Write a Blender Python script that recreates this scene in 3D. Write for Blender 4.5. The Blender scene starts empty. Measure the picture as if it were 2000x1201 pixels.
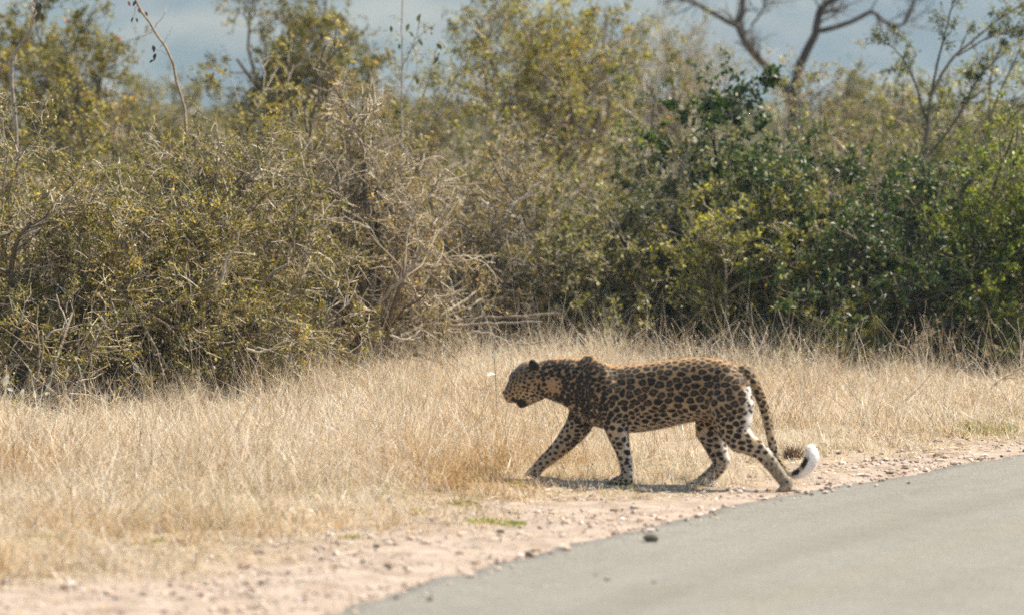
import bpy, math
import numpy as np
from mathutils import Vector, Matrix, kdtree
from mathutils.bvhtree import BVHTree

R = math.radians
scene = bpy.context.scene
col = scene.collection

# ------------------------------------------------------------------ camera
CAM_H, FPX, HORIZON = 1.9, 7840.0, 200.0
TILT = math.atan((600.5 - HORIZON) / FPX)
cam_data = bpy.data.cameras.new('camera')
cam = bpy.data.objects.new('camera', cam_data)
col.objects.link(cam)
cam.location = (0, 0, CAM_H)
cam.rotation_euler = (R(90) - TILT, 0, 0)
cam_data.sensor_width = 36.0
cam_data.lens = FPX / 2000 * 36
cam_data.clip_start = 0.5
cam_data.clip_end = 6000
cam_data.dof.use_dof = True
cam_data.dof.focus_distance = 22.6
cam_data.dof.aperture_fstop = 2.0
scene.camera = cam

# ------------------------------------------------------------------ sky, sun, exposure
SUN_EL, SUN_AZ = R(57), R(72)
world = bpy.data.worlds.new('World')
scene.world = world
world.use_nodes = True
wn = world.node_tree
for n in list(wn.nodes):
    wn.nodes.remove(n)
wo = wn.nodes.new('ShaderNodeOutputWorld')
wb = wn.nodes.new('ShaderNodeBackground')
ws = wn.nodes.new('ShaderNodeTexSky')
ws.sky_type = 'NISHITA'
ws.sun_disc = False
ws.sun_elevation = SUN_EL
ws.sun_rotation = SUN_AZ
ws.dust_density = 2.0
wb.inputs['Strength'].default_value = 0.085
wn.links.new(ws.outputs[0], wb.inputs['Color'])
wn.links.new(wb.outputs[0], wo.inputs['Surface'])
sun_data = bpy.data.lights.new('sun', 'SUN')
sun = bpy.data.objects.new('sun', sun_data)
col.objects.link(sun)
sun_data.energy = 5.0
sun_data.angle = R(0.53)
sun_data.color = (1.0, 0.90, 0.745)
sv = Vector((math.sin(SUN_AZ) * math.cos(SUN_EL), math.cos(SUN_AZ) * math.cos(SUN_EL), math.sin(SUN_EL)))
sun.rotation_euler = sv.to_track_quat('Z', 'Y').to_euler()
sun.location = (20, 30, 40)
scene.view_settings.view_transform = 'Standard'
scene.view_settings.look = 'None'
scene.view_settings.gamma = 1.0
scene.view_settings.use_curve_mapping = False
scene.view_settings.exposure = 1.08
scene.render.engine = 'CYCLES'
scene.cycles.max_bounces = 6
scene.cycles.diffuse_bounces = 4
scene.cycles.transmission_bounces = 4
scene.cycles.volume_bounces = 0
scene.cycles.use_denoising = False

# ------------------------------------------------------------------ helpers
def at(px, py, d):
    """world point seen at photo pixel (px, py) at distance Y = d"""
    ct, st = math.cos(TILT), math.sin(TILT)
    x = px - 1000.0
    v = 600.5 - py
    dy = FPX * ct + v * st
    dz = -FPX * st + v * ct
    k = d / dy
    return np.array([x * k, d, CAM_H + dz * k])

def ground(px, py):
    ct, st = math.cos(TILT), math.sin(TILT)
    v = 600.5 - py
    dy = FPX * ct + v * st
    dz = -FPX * st + v * ct
    k = -CAM_H / dz
    return np.array([(px - 1000.0) * k, dy * k, 0.0])

def vnoise(x, y, seed=0):
    """smooth value noise, about -1..1"""
    g = np.random.default_rng(seed).uniform(-1, 1, (64, 64))
    xi, yi = np.floor(x).astype(int), np.floor(y).astype(int)
    fx, fy = x - xi, y - yi
    fx, fy = fx * fx * (3 - 2 * fx), fy * fy * (3 - 2 * fy)
    a, b = g[xi % 64, yi % 64], g[(xi + 1) % 64, yi % 64]
    c, d = g[xi % 64, (yi + 1) % 64], g[(xi + 1) % 64, (yi + 1) % 64]
    return (a * (1 - fx) + b * fx) * (1 - fy) + (c * (1 - fx) + d * fx) * fy

def fbm(x, y, seed=0, o=3):
    s, a = 0, 1.0
    for k in range(o):
        s = s + a * vnoise(x * 2 ** k + 7.3 * k, y * 2 ** k + 3.1 * k, seed + k)
        a *= 0.5
    return s

def norm(v):
    return v / np.maximum(np.linalg.norm(v, axis=-1, keepdims=True), 1e-9)

def mesh_np(name, verts, faces, tint=None, smooth=False, attrs=None):
    verts = np.asarray(verts, dtype=np.float32).reshape(-1, 3)
    faces = np.asarray(faces, dtype=np.int32)
    n = faces.shape[1]
    me = bpy.data.meshes.new(name)
    me.vertices.add(len(verts))
    me.vertices.foreach_set('co', verts.ravel())
    me.loops.add(faces.size)
    me.loops.foreach_set('vertex_index', faces.ravel())
    me.polygons.add(len(faces))
    me.polygons.foreach_set('loop_start', np.arange(0, faces.size, n, dtype=np.int32))
    me.polygons.foreach_set('use_smooth', np.full(len(faces), smooth, dtype=bool))
    me.update(calc_edges=True)
    if tint is not None:
        t = np.ones((len(verts), 4), dtype=np.float32)
        t[:, :3] = tint
        at_ = me.attributes.new('tint', 'FLOAT_COLOR', 'POINT')
        at_.data.foreach_set('color', t.ravel())
    for k, v in (attrs or {}).items():
        a = me.attributes.new(k, 'FLOAT', 'POINT')
        a.data.foreach_set('value', np.asarray(v, dtype=np.float32))
    return me

def link(name, me, mat=None, parent=None, kind=None, loc=None):
    o = bpy.data.objects.new(name, me)
    col.objects.link(o)
    if mat and not me.materials:
        me.materials.append(mat)
    if parent is not None:
        o.parent = parent
    if kind:
        o['kind'] = kind
    if loc is not None:
        o.location = loc
    return o

def tag(o, label, cat, group=None):
    o['label'] = label
    o['category'] = cat
    if group:
        o['group'] = group
    return o

def thing(name, loc, label, cat, group=None):
    o = bpy.data.objects.new(name, None)
    o.empty_display_size = 0.2
    col.objects.link(o)
    o.location = loc
    return tag(o, label, cat, group)

# ------------------------------------------------------------------ materials
def new_mat(name):
    m = bpy.data.materials.new(name)
    m.use_nodes = True
    nt = m.node_tree
    b = nt.nodes['Principled BSDF']
    return m, nt, b, nt.nodes['Material Output']

def node(nt, t, **kw):
    n = nt.nodes.new(t)
    for k, v in kw.items():
        setattr(n, k, v)
    return n

def noise(nt, scale, detail=4, rough=0.55, vec=None):
    n = node(nt, 'ShaderNodeTexNoise')
    n.inputs['Scale'].default_value = scale
    n.inputs['Detail'].default_value = detail
    n.inputs['Roughness'].default_value = rough
    if vec is not None:
        nt.links.new(vec, n.inputs['Vector'])
    return n

def ramp(nt, src, stops):
    r = node(nt, 'ShaderNodeValToRGB')
    el = r.color_ramp.elements
    while len(el) < len(stops):
        el.new(0.5)
    for e, (p, c) in zip(el, stops):
        e.position = p
        e.color = (*c, 1) if len(c) == 3 else c
    nt.links.new(src, r.inputs['Fac'])
    return r

def mix(nt, fac, a, b, mode='MIX'):
    m = node(nt, 'ShaderNodeMix', data_type='RGBA', blend_type=mode)
    for sock, v in ((m.inputs['Factor'], fac), (m.inputs['A'], a), (m.inputs['B'], b)):
        if isinstance(v, (int, float)):
            sock.default_value = v
        elif isinstance(v, tuple):
            sock.default_value = (*v, 1)
        else:
            nt.links.new(v, sock)
    return m.outputs['Result']

def leaf_mat(name, translucent, rough, spec=0.4):
    m, nt, b, out = new_mat(name)
    a = node(nt, 'ShaderNodeAttribute', attribute_name='tint')
    nt.links.new(a.outputs['Color'], b.inputs['Base Color'])
    b.inputs['Roughness'].default_value = rough
    b.inputs['Specular IOR Level'].default_value = spec
    t = node(nt, 'ShaderNodeBsdfTranslucent')
    warm = mix(nt, 1.0, a.outputs['Color'], (1.35, 1.25, 0.6), 'MULTIPLY')
    nt.links.new(warm, t.inputs['Color'])
    ms = node(nt, 'ShaderNodeMixShader')
    ms.inputs['Fac'].default_value = translucent
    nt.links.new(b.outputs[0], ms.inputs[1])
    nt.links.new(t.outputs[0], ms.inputs[2])
    nt.links.new(ms.outputs[0], out.inputs['Surface'])
    return m

M_leaf = leaf_mat('leaf_soft', 0.42, 0.42, 0.5)
M_gloss = leaf_mat('leaf_glossy', 0.28, 0.42, 0.5)

m, nt, b, out = new_mat('dry_grass')
a = node(nt, 'ShaderNodeAttribute', attribute_name='tint')
nt.links.new(a.outputs['Color'], b.inputs['Base Color'])
b.inputs['Roughness'].default_value = 0.6
t = node(nt, 'ShaderNodeBsdfTranslucent')
nt.links.new(a.outputs['Color'], t.inputs['Color'])
ms = node(nt, 'ShaderNodeMixShader')
ms.inputs['Fac'].default_value = 0.4
nt.links.new(b.outputs[0], ms.inputs[1])
nt.links.new(t.outputs[0], ms.inputs[2])
nt.links.new(ms.outputs[0], out.inputs['Surface'])
M_grass = m

m, nt, b, out = new_mat('bark')
a = node(nt, 'ShaderNodeAttribute', attribute_name='tint')
tc = node(nt, 'ShaderNodeTexCoord')
nz = noise(nt, 40, 5, 0.6, tc.outputs['Object'])
rp = ramp(nt, nz.outputs['Fac'], [(0.3, (0.55, 0.53, 0.5)), (0.7, (1.25, 1.22, 1.18))])
c = mix(nt, 1.0, a.outputs['Color'], rp.outputs['Color'], 'MULTIPLY')
nt.links.new(c, b.inputs['Base Color'])
b.inputs['Roughness'].default_value = 0.75
bp = node(nt, 'ShaderNodeBump')
bp.inputs['Strength'].default_value = 0.5
bp.inputs['Distance'].default_value = 0.01
nt.links.new(nz.outputs['Fac'], bp.inputs['Height'])
nt.links.new(bp.outputs[0], b.inputs['Normal'])
M_bark = m

m, nt, b, out = new_mat('stone')
a = node(nt, 'ShaderNodeAttribute', attribute_name='tint')
tc = node(nt, 'ShaderNodeTexCoord')
nz = noise(nt, 60, 4, 0.6, tc.outputs['Object'])
rp = ramp(nt, nz.outputs['Fac'], [(0.3, (0.7, 0.68, 0.66)), (0.7, (1.2, 1.2, 1.2))])
c = mix(nt, 1.0, a.outputs['Color'], rp.outputs['Color'], 'MULTIPLY')
nt.links.new(c, b.inputs['Base Color'])
b.inputs['Roughness'].default_value = 0.85
M_stone = m

# road frame: the left edge of the road is an arc
U = np.array([math.sin(R(28)), math.cos(R(28))])
PV = np.array([-U[1], U[0]])
RC = U * 17.3 + PV * (7.88 - 38.0)
RR, RW = 38.0, 6.6
def polar(x, y):
    dx, dy = x - RC[0], y - RC[1]
    return np.hypot(dx, dy) - RR, np.arctan2(dx, dy)      # metres left of the road edge, bearing

# bare verge -> grass boundary
_ge = np.array([ground(*p)[:2] for p in
    [(-700, 1180), (-300, 1172), (0, 1158), (300, 1132), (600, 1082), (800, 1034), (950, 980), (1100, 978), (1300, 968),
     (1500, 944), (1650, 898), (1800, 884), (2000, 866), (2300, 838)]])
_gq, _gt = polar(_ge[:, 0], _ge[:, 1])
_o = np.argsort(_gt)
_gq, _gt = _gq[_o], _gt[_o]
def grass_in(x, y):
    q, th = polar(x, y)
    return q - np.interp(th, _gt, _gq)

m, nt, b, out = new_mat('ground_soil')
geo = node(nt, 'ShaderNodeNewGeometry')
av = node(nt, 'ShaderNodeAttribute', attribute_name='verge')
P = geo.outputs['Position']
n1 = noise(nt, 5.0, 6, 0.65, P)
n2 = noise(nt, 90.0, 4, 0.7, P)
n3 = noise(nt, 0.9, 4, 0.6, P)
gr = ramp(nt, n1.outputs['Fac'], [(0.3, (0.22, 0.162, 0.115)), (0.5, (0.345, 0.272, 0.21)), (0.7, (0.44, 0.358, 0.288))])
sp = ramp(nt, n2.outputs['Fac'], [(0.32, (0.55, 0.5, 0.46)), (0.5, (1, 1, 1)), (0.68, (1.2, 1.2, 1.2))])
gc = mix(nt, 0.8, gr.outputs['Color'], sp.outputs['Color'], 'MULTIPLY')
so = ramp(nt, n3.outputs['Fac'], [(0.3, (0.24, 0.18, 0.11)), (0.7, (0.36, 0.28, 0.18))])
sc_ = mix(nt, 0.6, so.outputs['Color'], sp.outputs['Color'], 'MULTIPLY')
addn = node(nt, 'ShaderNodeMath', operation='MULTIPLY_ADD')
nt.links.new(n1.outputs['Fac'], addn.inputs[0])
addn.inputs[1].default_value = 1.2
nt.links.new(av.outputs['Fac'], addn.inputs[2])
vr = node(nt, 'ShaderNodeMapRange')
vr.inputs['From Min'].default_value = 0.45
vr.inputs['From Max'].default_value = 1.0
nt.links.new(addn.outputs[0], vr.inputs['Value'])
nt.links.new(mix(nt, vr.outputs[0], gc, sc_), b.inputs['Base Color'])
b.inputs['Roughness'].default_value = 0.9
bp = node(nt, 'ShaderNodeBump')
bp.inputs['Strength'].default_value = 0.6
bp.inputs['Distance'].default_value = 0.012
nt.links.new(n2.outputs['Fac'], bp.inputs['Height'])
nt.links.new(bp.outputs[0], b.inputs['Normal'])
M_ground = m

m, nt, b, out = new_mat('asphalt')
geo = node(nt, 'ShaderNodeNewGeometry')
P = geo.outputs['Position']
arc = node(nt, 'ShaderNodeAttribute', attribute_name='across')
n1 = noise(nt, 0.8, 4, 0.6, P)
n2 = noise(nt, 70.0, 4, 0.85, P)
n3 = noise(nt, 9.0, 5, 0.65, P)
comb = node(nt, 'ShaderNodeCombineXYZ')
nt.links.new(arc.outputs['Fac'], comb.inputs['X'])
nb = noise(nt, 1.6, 2, 0.5, comb.outputs[0])
base = ramp(nt, nb.outputs['Fac'], [(0.3, (0.158, 0.143, 0.112)), (0.5, (0.190, 0.183, 0.156)), (0.7, (0.197, 0.184, 0.150))])
c1 = ramp(nt, n1.outputs['Fac'], [(0.3, (0.92, 0.90, 0.86)), (0.7, (1.06, 1.06, 1.06))])
c2 = ramp(nt, n2.outputs['Fac'], [(0.3, (0.45, 0.45, 0.45)), (0.5, (1.0, 1.0, 1.0)), (0.7, (1.6, 1.56, 1.5))])
c3 = ramp(nt, n3.outputs['Fac'], [(0.3, (0.9, 0.9, 0.9)), (0.7, (1.08, 1.07, 1.05))])
cc = mix(nt, 1.0, base.outputs['Color'], c1.outputs['Color'], 'MULTIPLY')
cc = mix(nt, 0.9, cc, c2.outputs['Color'], 'MULTIPLY')
cc = mix(nt, 1.0, cc, c3.outputs['Color'], 'MULTIPLY')
dn = noise(nt, 14.0, 5, 0.7, P)
dm = node(nt, 'ShaderNodeMath', operation='MULTIPLY_ADD')
nt.links.new(dn.outputs['Fac'], dm.inputs[0]); dm.inputs[1].default_value = 0.5
nt.links.new(arc.outputs['Fac'], dm.inputs[2])
dr = node(nt, 'ShaderNodeMapRange')
dr.inputs['From Min'].default_value = 0.20
dr.inputs['From Max'].default_value = 0.33
nt.links.new(dm.outputs[0], dr.inputs['Value'])
cc = mix(nt, dr.outputs[0], cc, (0.38, 0.30, 0.23))
nt.links.new(cc, b.inputs['Base Color'])
b.inputs['Roughness'].default_value = 0.72
b.inputs['Specular IOR Level'].default_value = 0.4
bp = node(nt, 'ShaderNodeBump')
bp.inputs['Strength'].default_value = 0.5
bp.inputs['Distance'].default_value = 0.006
nt.links.new(n2.outputs['Fac'], bp.inputs['Height'])
nt.links.new(bp.outputs[0], b.inputs['Normal'])
M_road = m

m, nt, b, out = new_mat('hill_scrub')
geo = node(nt, 'ShaderNodeNewGeometry')
n1 = noise(nt, 0.025, 5, 0.6, geo.outputs['Position'])
n2 = noise(nt, 0.009, 3, 0.5, geo.outputs['Position'])
r1 = ramp(nt, n1.outputs['Fac'], [(0.40, (0.04, 0.06, 0.035)), (0.62, (0.15, 0.14, 0.085))])
r2 = ramp(nt, n2.outputs['Fac'], [(0.33, (0.62, 0.66, 0.66)), (0.67, (1.4, 1.36, 1.32))])
nt.links.new(mix(nt, 1.0, r1.outputs['Color'], r2.outputs['Color'], 'MULTIPLY'), b.inputs['Base Color'])
b.inputs['Roughness'].default_value = 1.0
M_hill = m

# ------------------------------------------------------------------ ground, road, hill, haze
def axis(lo, hi, step, far_lo, far_hi):
    core = list(np.arange(lo, hi + step * 0.5, step))
    s, v = step, core[-1]
    while v < far_hi:
        s *= 1.35
        v = min(v + s, far_hi)
        core.append(v)
    s, v = step, core[0]
    while v > far_lo:
        s *= 1.35
        v = max(v - s, far_lo)
        core.insert(0, v)
    return np.array(core)

gx = axis(-4.6, 5.0, 0.10, -2400, 2400)
gy = axis(13.0, 26.0, 0.10, -600, 2500)
X, Y = np.meshgrid(gx, gy)
def ground_z(x, y):
    q, th = polar(x, y)
    w = np.clip(q / 0.35, 0, 1)
    bump = 0.010 * fbm(x * 2.2, y * 2.2, 11) + 0.006 * fbm(x * 9, y * 9, 12) + 0.004
    far = np.clip((np.hypot(x, y) - 30) / 30, 0, 1)
    inside = np.clip(np.minimum(q, 0) / -0.05, 0, 1)
    return w * bump * (1 - far) - 0.022 * inside * (q > -RW - 1)
Z = ground_z(X, Y)
q, th = polar(X, Y)
V = np.stack([X, Y, Z], -1).reshape(-1, 3)
ny, nx = X.shape
idx = np.arange(ny * nx).reshape(ny, nx)
F = np.stack([idx[:-1, :-1], idx[:-1, 1:], idx[1:, 1:], idx[1:, :-1]], -1).reshape(-1, 4)
ge = np.clip(grass_in(X, Y), -3, 3).ravel()
link('ground', mesh_np('ground', V, F, smooth=True, attrs={'verge': ge}), M_ground, kind='structure')

rng = np.random.default_rng(5)
ths = np.arange(math.atan2(*(np.array([-9, -12]) - RC)), math.atan2(*(np.array([14, 34]) - RC)) + 0.6, 0.0016)
edge = 0.06 * fbm(ths * 47, ths * 0, 21) + 0.028 * fbm(ths * 290, ths * 0, 22) + 0.012 * fbm(ths * 1300, ths * 0, 23, 1)
rows = []
profile = [(0.0, -0.03), (-0.02, 0.008), (-0.12, 0.009), (-0.35, 0.012), (-1.2, 0.016), (-3.3, 0.02), (-5.4, 0.014), (-RW + 0.02, 0.006), (-RW, -0.03)]
for off, z in profile:
    e = edge if off > -0.5 else 0 * edge
    rad = RR + off + e
    rows.append(np.stack([RC[0] + rad * np.sin(ths), RC[1] + rad * np.cos(ths), np.full_like(ths, z)], -1))
V = np.stack(rows, 0)
nr, nth = V.shape[:2]
idx = np.arange(nr * nth).reshape(nr, nth)
F = np.stack([idx[:-1, :-1], idx[:-1, 1:], idx[1:, 1:], idx[1:, :-1]], -1).reshape(-1, 4)
across = np.repeat(np.array([p[0] for p in profile]), nth)
link('road', mesh_np('road', V, F, smooth=True, attrs={'across': across}), M_road, kind='structure')

hx = np.linspace(-1500, 1500, 300)
hy = np.linspace(1250, 2000, 110)
X, Y = np.meshgrid(hx, hy)
t_ = np.clip((Y - 1250) / 550, 0, 1)
t_ = t_ * t_ * (3 - 2 * t_)
Z = -2 + 230 * t_ * (1 + 0.14 * fbm(X / 320, Y / 320, 31)) + t_ ** 0.3 * 4.0 * fbm(X / 22, Y / 22, 32)
ny, nx = X.shape
idx = np.arange(ny * nx).reshape(ny, nx)
F = np.stack([idx[:-1, :-1], idx[:-1, 1:], idx[1:, 1:], idx[1:, :-1]], -1).reshape(-1, 4)
link('hill', mesh_np('hill', np.stack([X, Y, Z], -1), F, smooth=True), M_hill, kind='structure')

m = bpy.data.materials.new('haze_air')
m.use_nodes = True
nt = m.node_tree
for n in list(nt.nodes):
    nt.nodes.remove(n)
out = nt.nodes.new('ShaderNodeOutputMaterial')
pv = nt.nodes.new('ShaderNodeVolumePrincipled')
pv.inputs['Color'].default_value = (0.54, 0.755, 1.0, 1)
pv.inputs['Density'].default_value = 0.00052
pv.inputs['Anisotropy'].default_value = 0.2
nt.links.new(pv.outputs[0], out.inputs['Volume'])
M_haze = m
bx = np.array([[x, y, z] for x in (-2500, 2500) for y in (-700, 2600) for z in (-3.5, 330)], dtype=float)
bf = [[0, 1, 3, 2], [4, 6, 7, 5], [0, 4, 5, 1], [2, 3, 7, 6], [0, 2, 6, 4], [1, 5, 7, 3]]
link('haze', mesh_np('haze', bx, bf), M_haze, kind='stuff')

# ------------------------------------------------------------------ branch and leaf makers
def spawn(rng, P, r0, r1, n, ang, length, ratio, K, up=0.0, wander=0.25, tmin=0.2, shrink=0.45, tip=0.35):
    """children on polylines P (N,K,3); returns their polylines and radii"""
    N, KP = P.shape[:2]
    i = np.repeat(np.arange(N), n)
    M = len(i)
    t = rng.uniform(tmin, 1.0, M)
    f = t * (KP - 1)
    k = np.minimum(f.astype(int), KP - 2)
    fr = (f - k)[:, None]
    a, b_ = P[i, k], P[i, k + 1]
    pos = a * (1 - fr) + b_ * fr
    tan = norm(b_ - a)
    rnd = norm(rng.normal(size=(M, 3)))
    perp = norm(np.cross(tan, rnd))
    an = np.radians(rng.uniform(ang[0], ang[1], M))[:, None]
    d = np.cos(an) * tan + np.sin(an) * perp + np.array([0, 0, up])
    d = norm(d)
    L = rng.uniform(length[0], length[1], M) * (1 - shrink * t)
    rad = (r0[i] * (1 - t) + r1[i] * t) * ratio
    return poly(rng, pos, d, L, K, wander), rad, rad * tip

def poly(rng, pos, d, L, K, wander):
    M = len(pos)
    pts = [pos]
    cur = d
    for k in range(K - 1):
        cur = norm(cur + wander * rng.normal(size=(M, 3)))
        pts.append(pts[-1] + cur * (L / (K - 1))[:, None])
    return np.stack(pts, 1)

def tubes(P, r0, r1, sides, tints):
    M, K = P.shape[:2]
    T = np.empty_like(P)
    T[:, 1:-1] = P[:, 2:] - P[:, :-2]
    T[:, 0] = P[:, 1] - P[:, 0]
    T[:, -1] = P[:, -1] - P[:, -2]
    T = norm(T)
    main = norm(P[:, -1] - P[:, 0])
    ref = np.where(np.abs(main[:, 2:3]) < 0.8, np.array([[0, 0, 1.0]]), np.array([[1.0, 0.2, 0]]))
    A = norm(np.cross(T, ref[:, None, :]))
    B = np.cross(T, A)
    w = np.linspace(0, 1, K)[None, :]
    rad = (r0[:, None] * (1 - w) + r1[:, None] * w)[..., None, None]
    th_ = np.arange(sides) * 2 * math.pi / sides
    ring = np.cos(th_)[None, None, :, None] * A[:, :, None, :] + np.sin(th_)[None, None, :, None] * B[:, :, None, :]
    V = P[:, :, None, :] + rad * ring
    base = (np.arange(M) * K * sides)[:, None, None]
    kk = (np.arange(K - 1) * sides)[None, :, None]
    s = np.arange(sides)[None, None, :]
    s2 = (s + 1) % sides
    F = np.stack([base + kk + s, base + kk + s2, base + kk + sides + s2, base + kk + sides + s], -1).reshape(-1, 4)
    tv = np.repeat(tints, K * sides, axis=0)
    return V.reshape(-1, 3), F, tv

class Geo:
    def __init__(self):
        self.v, self.f, self.t, self.n = [], [], [], 0
    def add(self, V, F, T):
        self.v.append(V); self.f.append(F + self.n); self.t.append(T)
        self.n += len(V)
    def mesh(self, name, smooth=False):
        return mesh_np(name, np.concatenate(self.v), np.concatenate(self.f), np.concatenate(self.t), smooth)

def tint_pick(rng, n, palette, jitter=0.18):
    """palette: list of (weight, rgb)"""
    w = np.array([p[0] for p in palette], float)
    i = rng.choice(len(palette), n, p=w / w.sum())
    c = np.array([p[1] for p in palette])[i]
    return np.clip(c * (1 + jitter * rng.normal(size=(n, 1))), 0.005, 0.95)

def leaves(rng, P, n, size, palette, aspect=0.5, upb=0.3, spread=0.02, jitter=0.2, tmin=0.15, cluster=1):
    """n rhombic folded leaves spread along polylines P"""
    N, K = P.shape[:2]
    wt = rng.gamma(0.5, 1.0, N) + 0.04
    i = rng.choice(N, n, p=wt / wt.sum())
    t = rng.uniform(tmin, 1.0, n)
    if cluster > 1:
        i = np.repeat(i[: n // cluster + 1], cluster)[:n]
        t = np.clip(np.repeat(t[: n // cluster + 1], cluster)[:n] + 0.05 * rng.normal(size=n), 0, 1)
    f = t * (K - 1)
    k = np.minimum(f.astype(int), K - 2)
    fr = (f - k)[:, None]
    pos = P[i, k] * (1 - fr) + P[i, k + 1] * fr
    tan = norm(P[i, k + 1] - P[i, k])
    d = norm(rng.normal(size=(n, 3)) + 0.5 * tan)
    nrm = norm(rng.normal(size=(n, 3)) + np.array([0, 0, upb * 2]))
    side = norm(np.cross(d, nrm))
    nrm = np.cross(side, d)
    L = rng.uniform(size[0], size[1], n)[:, None]
    W = L * aspect * rng.uniform(0.8, 1.2, (n, 1)) * 0.5
    pos = pos + rng.normal(size=(n, 3)) * spread
    v0 = pos
    v1 = pos + d * L * 0.45 + side * W + nrm * W * 0.35
    v2 = pos + d * L
    v3 = pos + d * L * 0.45 - side * W + nrm * W * 0.35
    V = np.stack([v0, v1, v2, v3], 1).reshape(-1, 3)
    F = np.arange(4 * n).reshape(n, 4)
    tp = tint_pick(rng, n, palette, jitter)
    # leaves on one branch share their age and colour
    o_ = rng.uniform(0, 50, 2)
    nz_ = fbm(pos[:, 0] * 2.6 + o_[0], pos[:, 2] * 2.6 + pos[:, 1] * 1.7 + o_[1], 7, 2)[:, None]
    tp = np.clip(tp * (1 + 0.38 * nz_) * (1 + nz_ * np.array([0.12, 0.06, -0.10])), 0.008, 0.9)
    tc_ = np.repeat(tp, 4, axis=0)
    return V, F, tc_

TWIG_TAN = [(3, (0.33, 0.265, 0.18)), (3, (0.46, 0.39, 0.285)), (2.4, (0.17, 0.13, 0.085)), (2, (0.66, 0.60, 0.48))]  # pale bark; the palest entry stands in for sunlit highlights
TWIG_GREY = [(3, (0.36, 0.31, 0.24)), (2, (0.52, 0.47, 0.39)), (2, (0.18, 0.15, 0.11))]
TWIG_DARK = [(3, (0.13, 0.11, 0.08)), (2, (0.20, 0.17, 0.12))]

def shrub(seed, name, px, d, width, height, depth, leaf_n, leaf_size, palette, twigs, label, group,
          stems=14, lean=0.0, density=1.0, leafmat=None, aspect=0.5, wander=0.28, low=0.0, twig_r=1.0, cluster=1, cat='shrub', upb=0.3, hoop=0.0):
    rng = np.random.default_rng(seed)
    base = np.array([(px - 1000.0) * d / FPX, d, 0.0])
    ns = stems
    a = rng.uniform(0, 2 * math.pi, ns)
    rr = np.sqrt(rng.uniform(0, 1, ns))
    # stem tips fill the upper part of the plant's envelope
    tip = np.stack([np.cos(a) * rr * width * 0.42 + lean * width, np.sin(a) * rr * depth * 0.42,
                    height * (1.0 - 0.62 * rr ** 2.2) * rng.uniform(0.68, 1.0, ns)], 1)
    st = np.stack([np.cos(a) * rr * width * 0.16, np.sin(a) * rr * depth * 0.16, np.full(ns, -0.03)], 1)
    K = 7
    w = np.linspace(0, 1, K)[None, :, None]
    P0 = st[:, None, :] * (1 - w) + tip[:, None, :] * w
    bow = np.sin(w * math.pi) * rng.normal(size=(ns, 1, 3)) * 0.10 * height
    P0 = P0 + bow + np.cumsum(rng.normal(size=(ns, K, 3)), axis=1) * 0.018 * (w > 0)
    P0[..., 2] = np.maximum(P0[..., 2], -0.04)
    r0 = rng.uniform(0.010, 0.022, ns) * twig_r
    r1 = r0 * 0.35
    L = height
    P1, a0, a1 = spawn(rng, P0, r0, r1, int(10 * density), (25, 75), (0.30 * L, 0.52 * L), 0.62, 5, 0.12, wander, 0.08)
    P2, b0, b1 = spawn(rng, P1, a0, a1, 7 if group == FRONT else 5, (25, 80), (0.13 * L, 0.25 * L), 0.62, 4, 0.05, wander * 1.2, 0.15)
    P3, c0, c1 = spawn(rng, P2, b0, b1, (4 if name == 'thorn_shrub' else 3) if group == FRONT else 2, (25, 80), (0.05 * L, 0.12 * L), 0.7, 3, 0.04, wander, 0.2)
    for PP in (P1, P2, P3):
        PP[..., 2] = np.where(PP[..., 2] < 0.03, 0.03 + 0.2 * np.abs(PP[..., 2] - 0.03), PP[..., 2])
    root = thing(name, base, label, cat, group)
    g = Geo()
    g.add(*tubes(P0, r0, r1, 5, tint_pick(rng, len(P0), twigs) * 0.5))
    g.add(*tubes(P1, np.maximum(a0, 0.0035 * twig_r), np.maximum(a1, 0.0026 * twig_r), 4, tint_pick(rng, len(P1), twigs) * 0.7))
    link('stems', g.mesh('stems', True), M_bark, root)
    g = Geo()
    g.add(*tubes(P2, np.maximum(b0, 0.0030 * twig_r), np.maximum(b1, 0.0018 * twig_r), 3, tint_pick(rng, len(P2), twigs)))
    g.add(*tubes(P3, np.maximum(c0, 0.0021 * twig_r), np.maximum(c1, 0.0013 * twig_r), 3, tint_pick(rng, len(P3), twigs)))
    link('twigs', g.mesh('twigs', True), M_bark, root, kind='stuff')
    if group == BACK:
        leaf_n, leaf_size = int(leaf_n * 0.62), (leaf_size[0] * 1.25, leaf_size[1] * 1.25)
    else:
        leaf_n, leaf_size = int(leaf_n * 0.84), (leaf_size[0] * 1.08, leaf_size[1] * 1.08)
    if leaf_n:
        V, F, T = leaves(rng, P3, int(leaf_n * 0.8), leaf_size, palette, aspect, upb, 0.012, cluster=cluster)
        g = Geo(); g.add(V, F, T)
        g.add(*leaves(rng, P2, int(leaf_n * 0.2), leaf_size, palette, aspect, upb, 0.012, cluster=cluster))
        link('foliage', g.mesh('foliage'), leafmat or M_leaf, root, kind='stuff')
    return root

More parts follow.
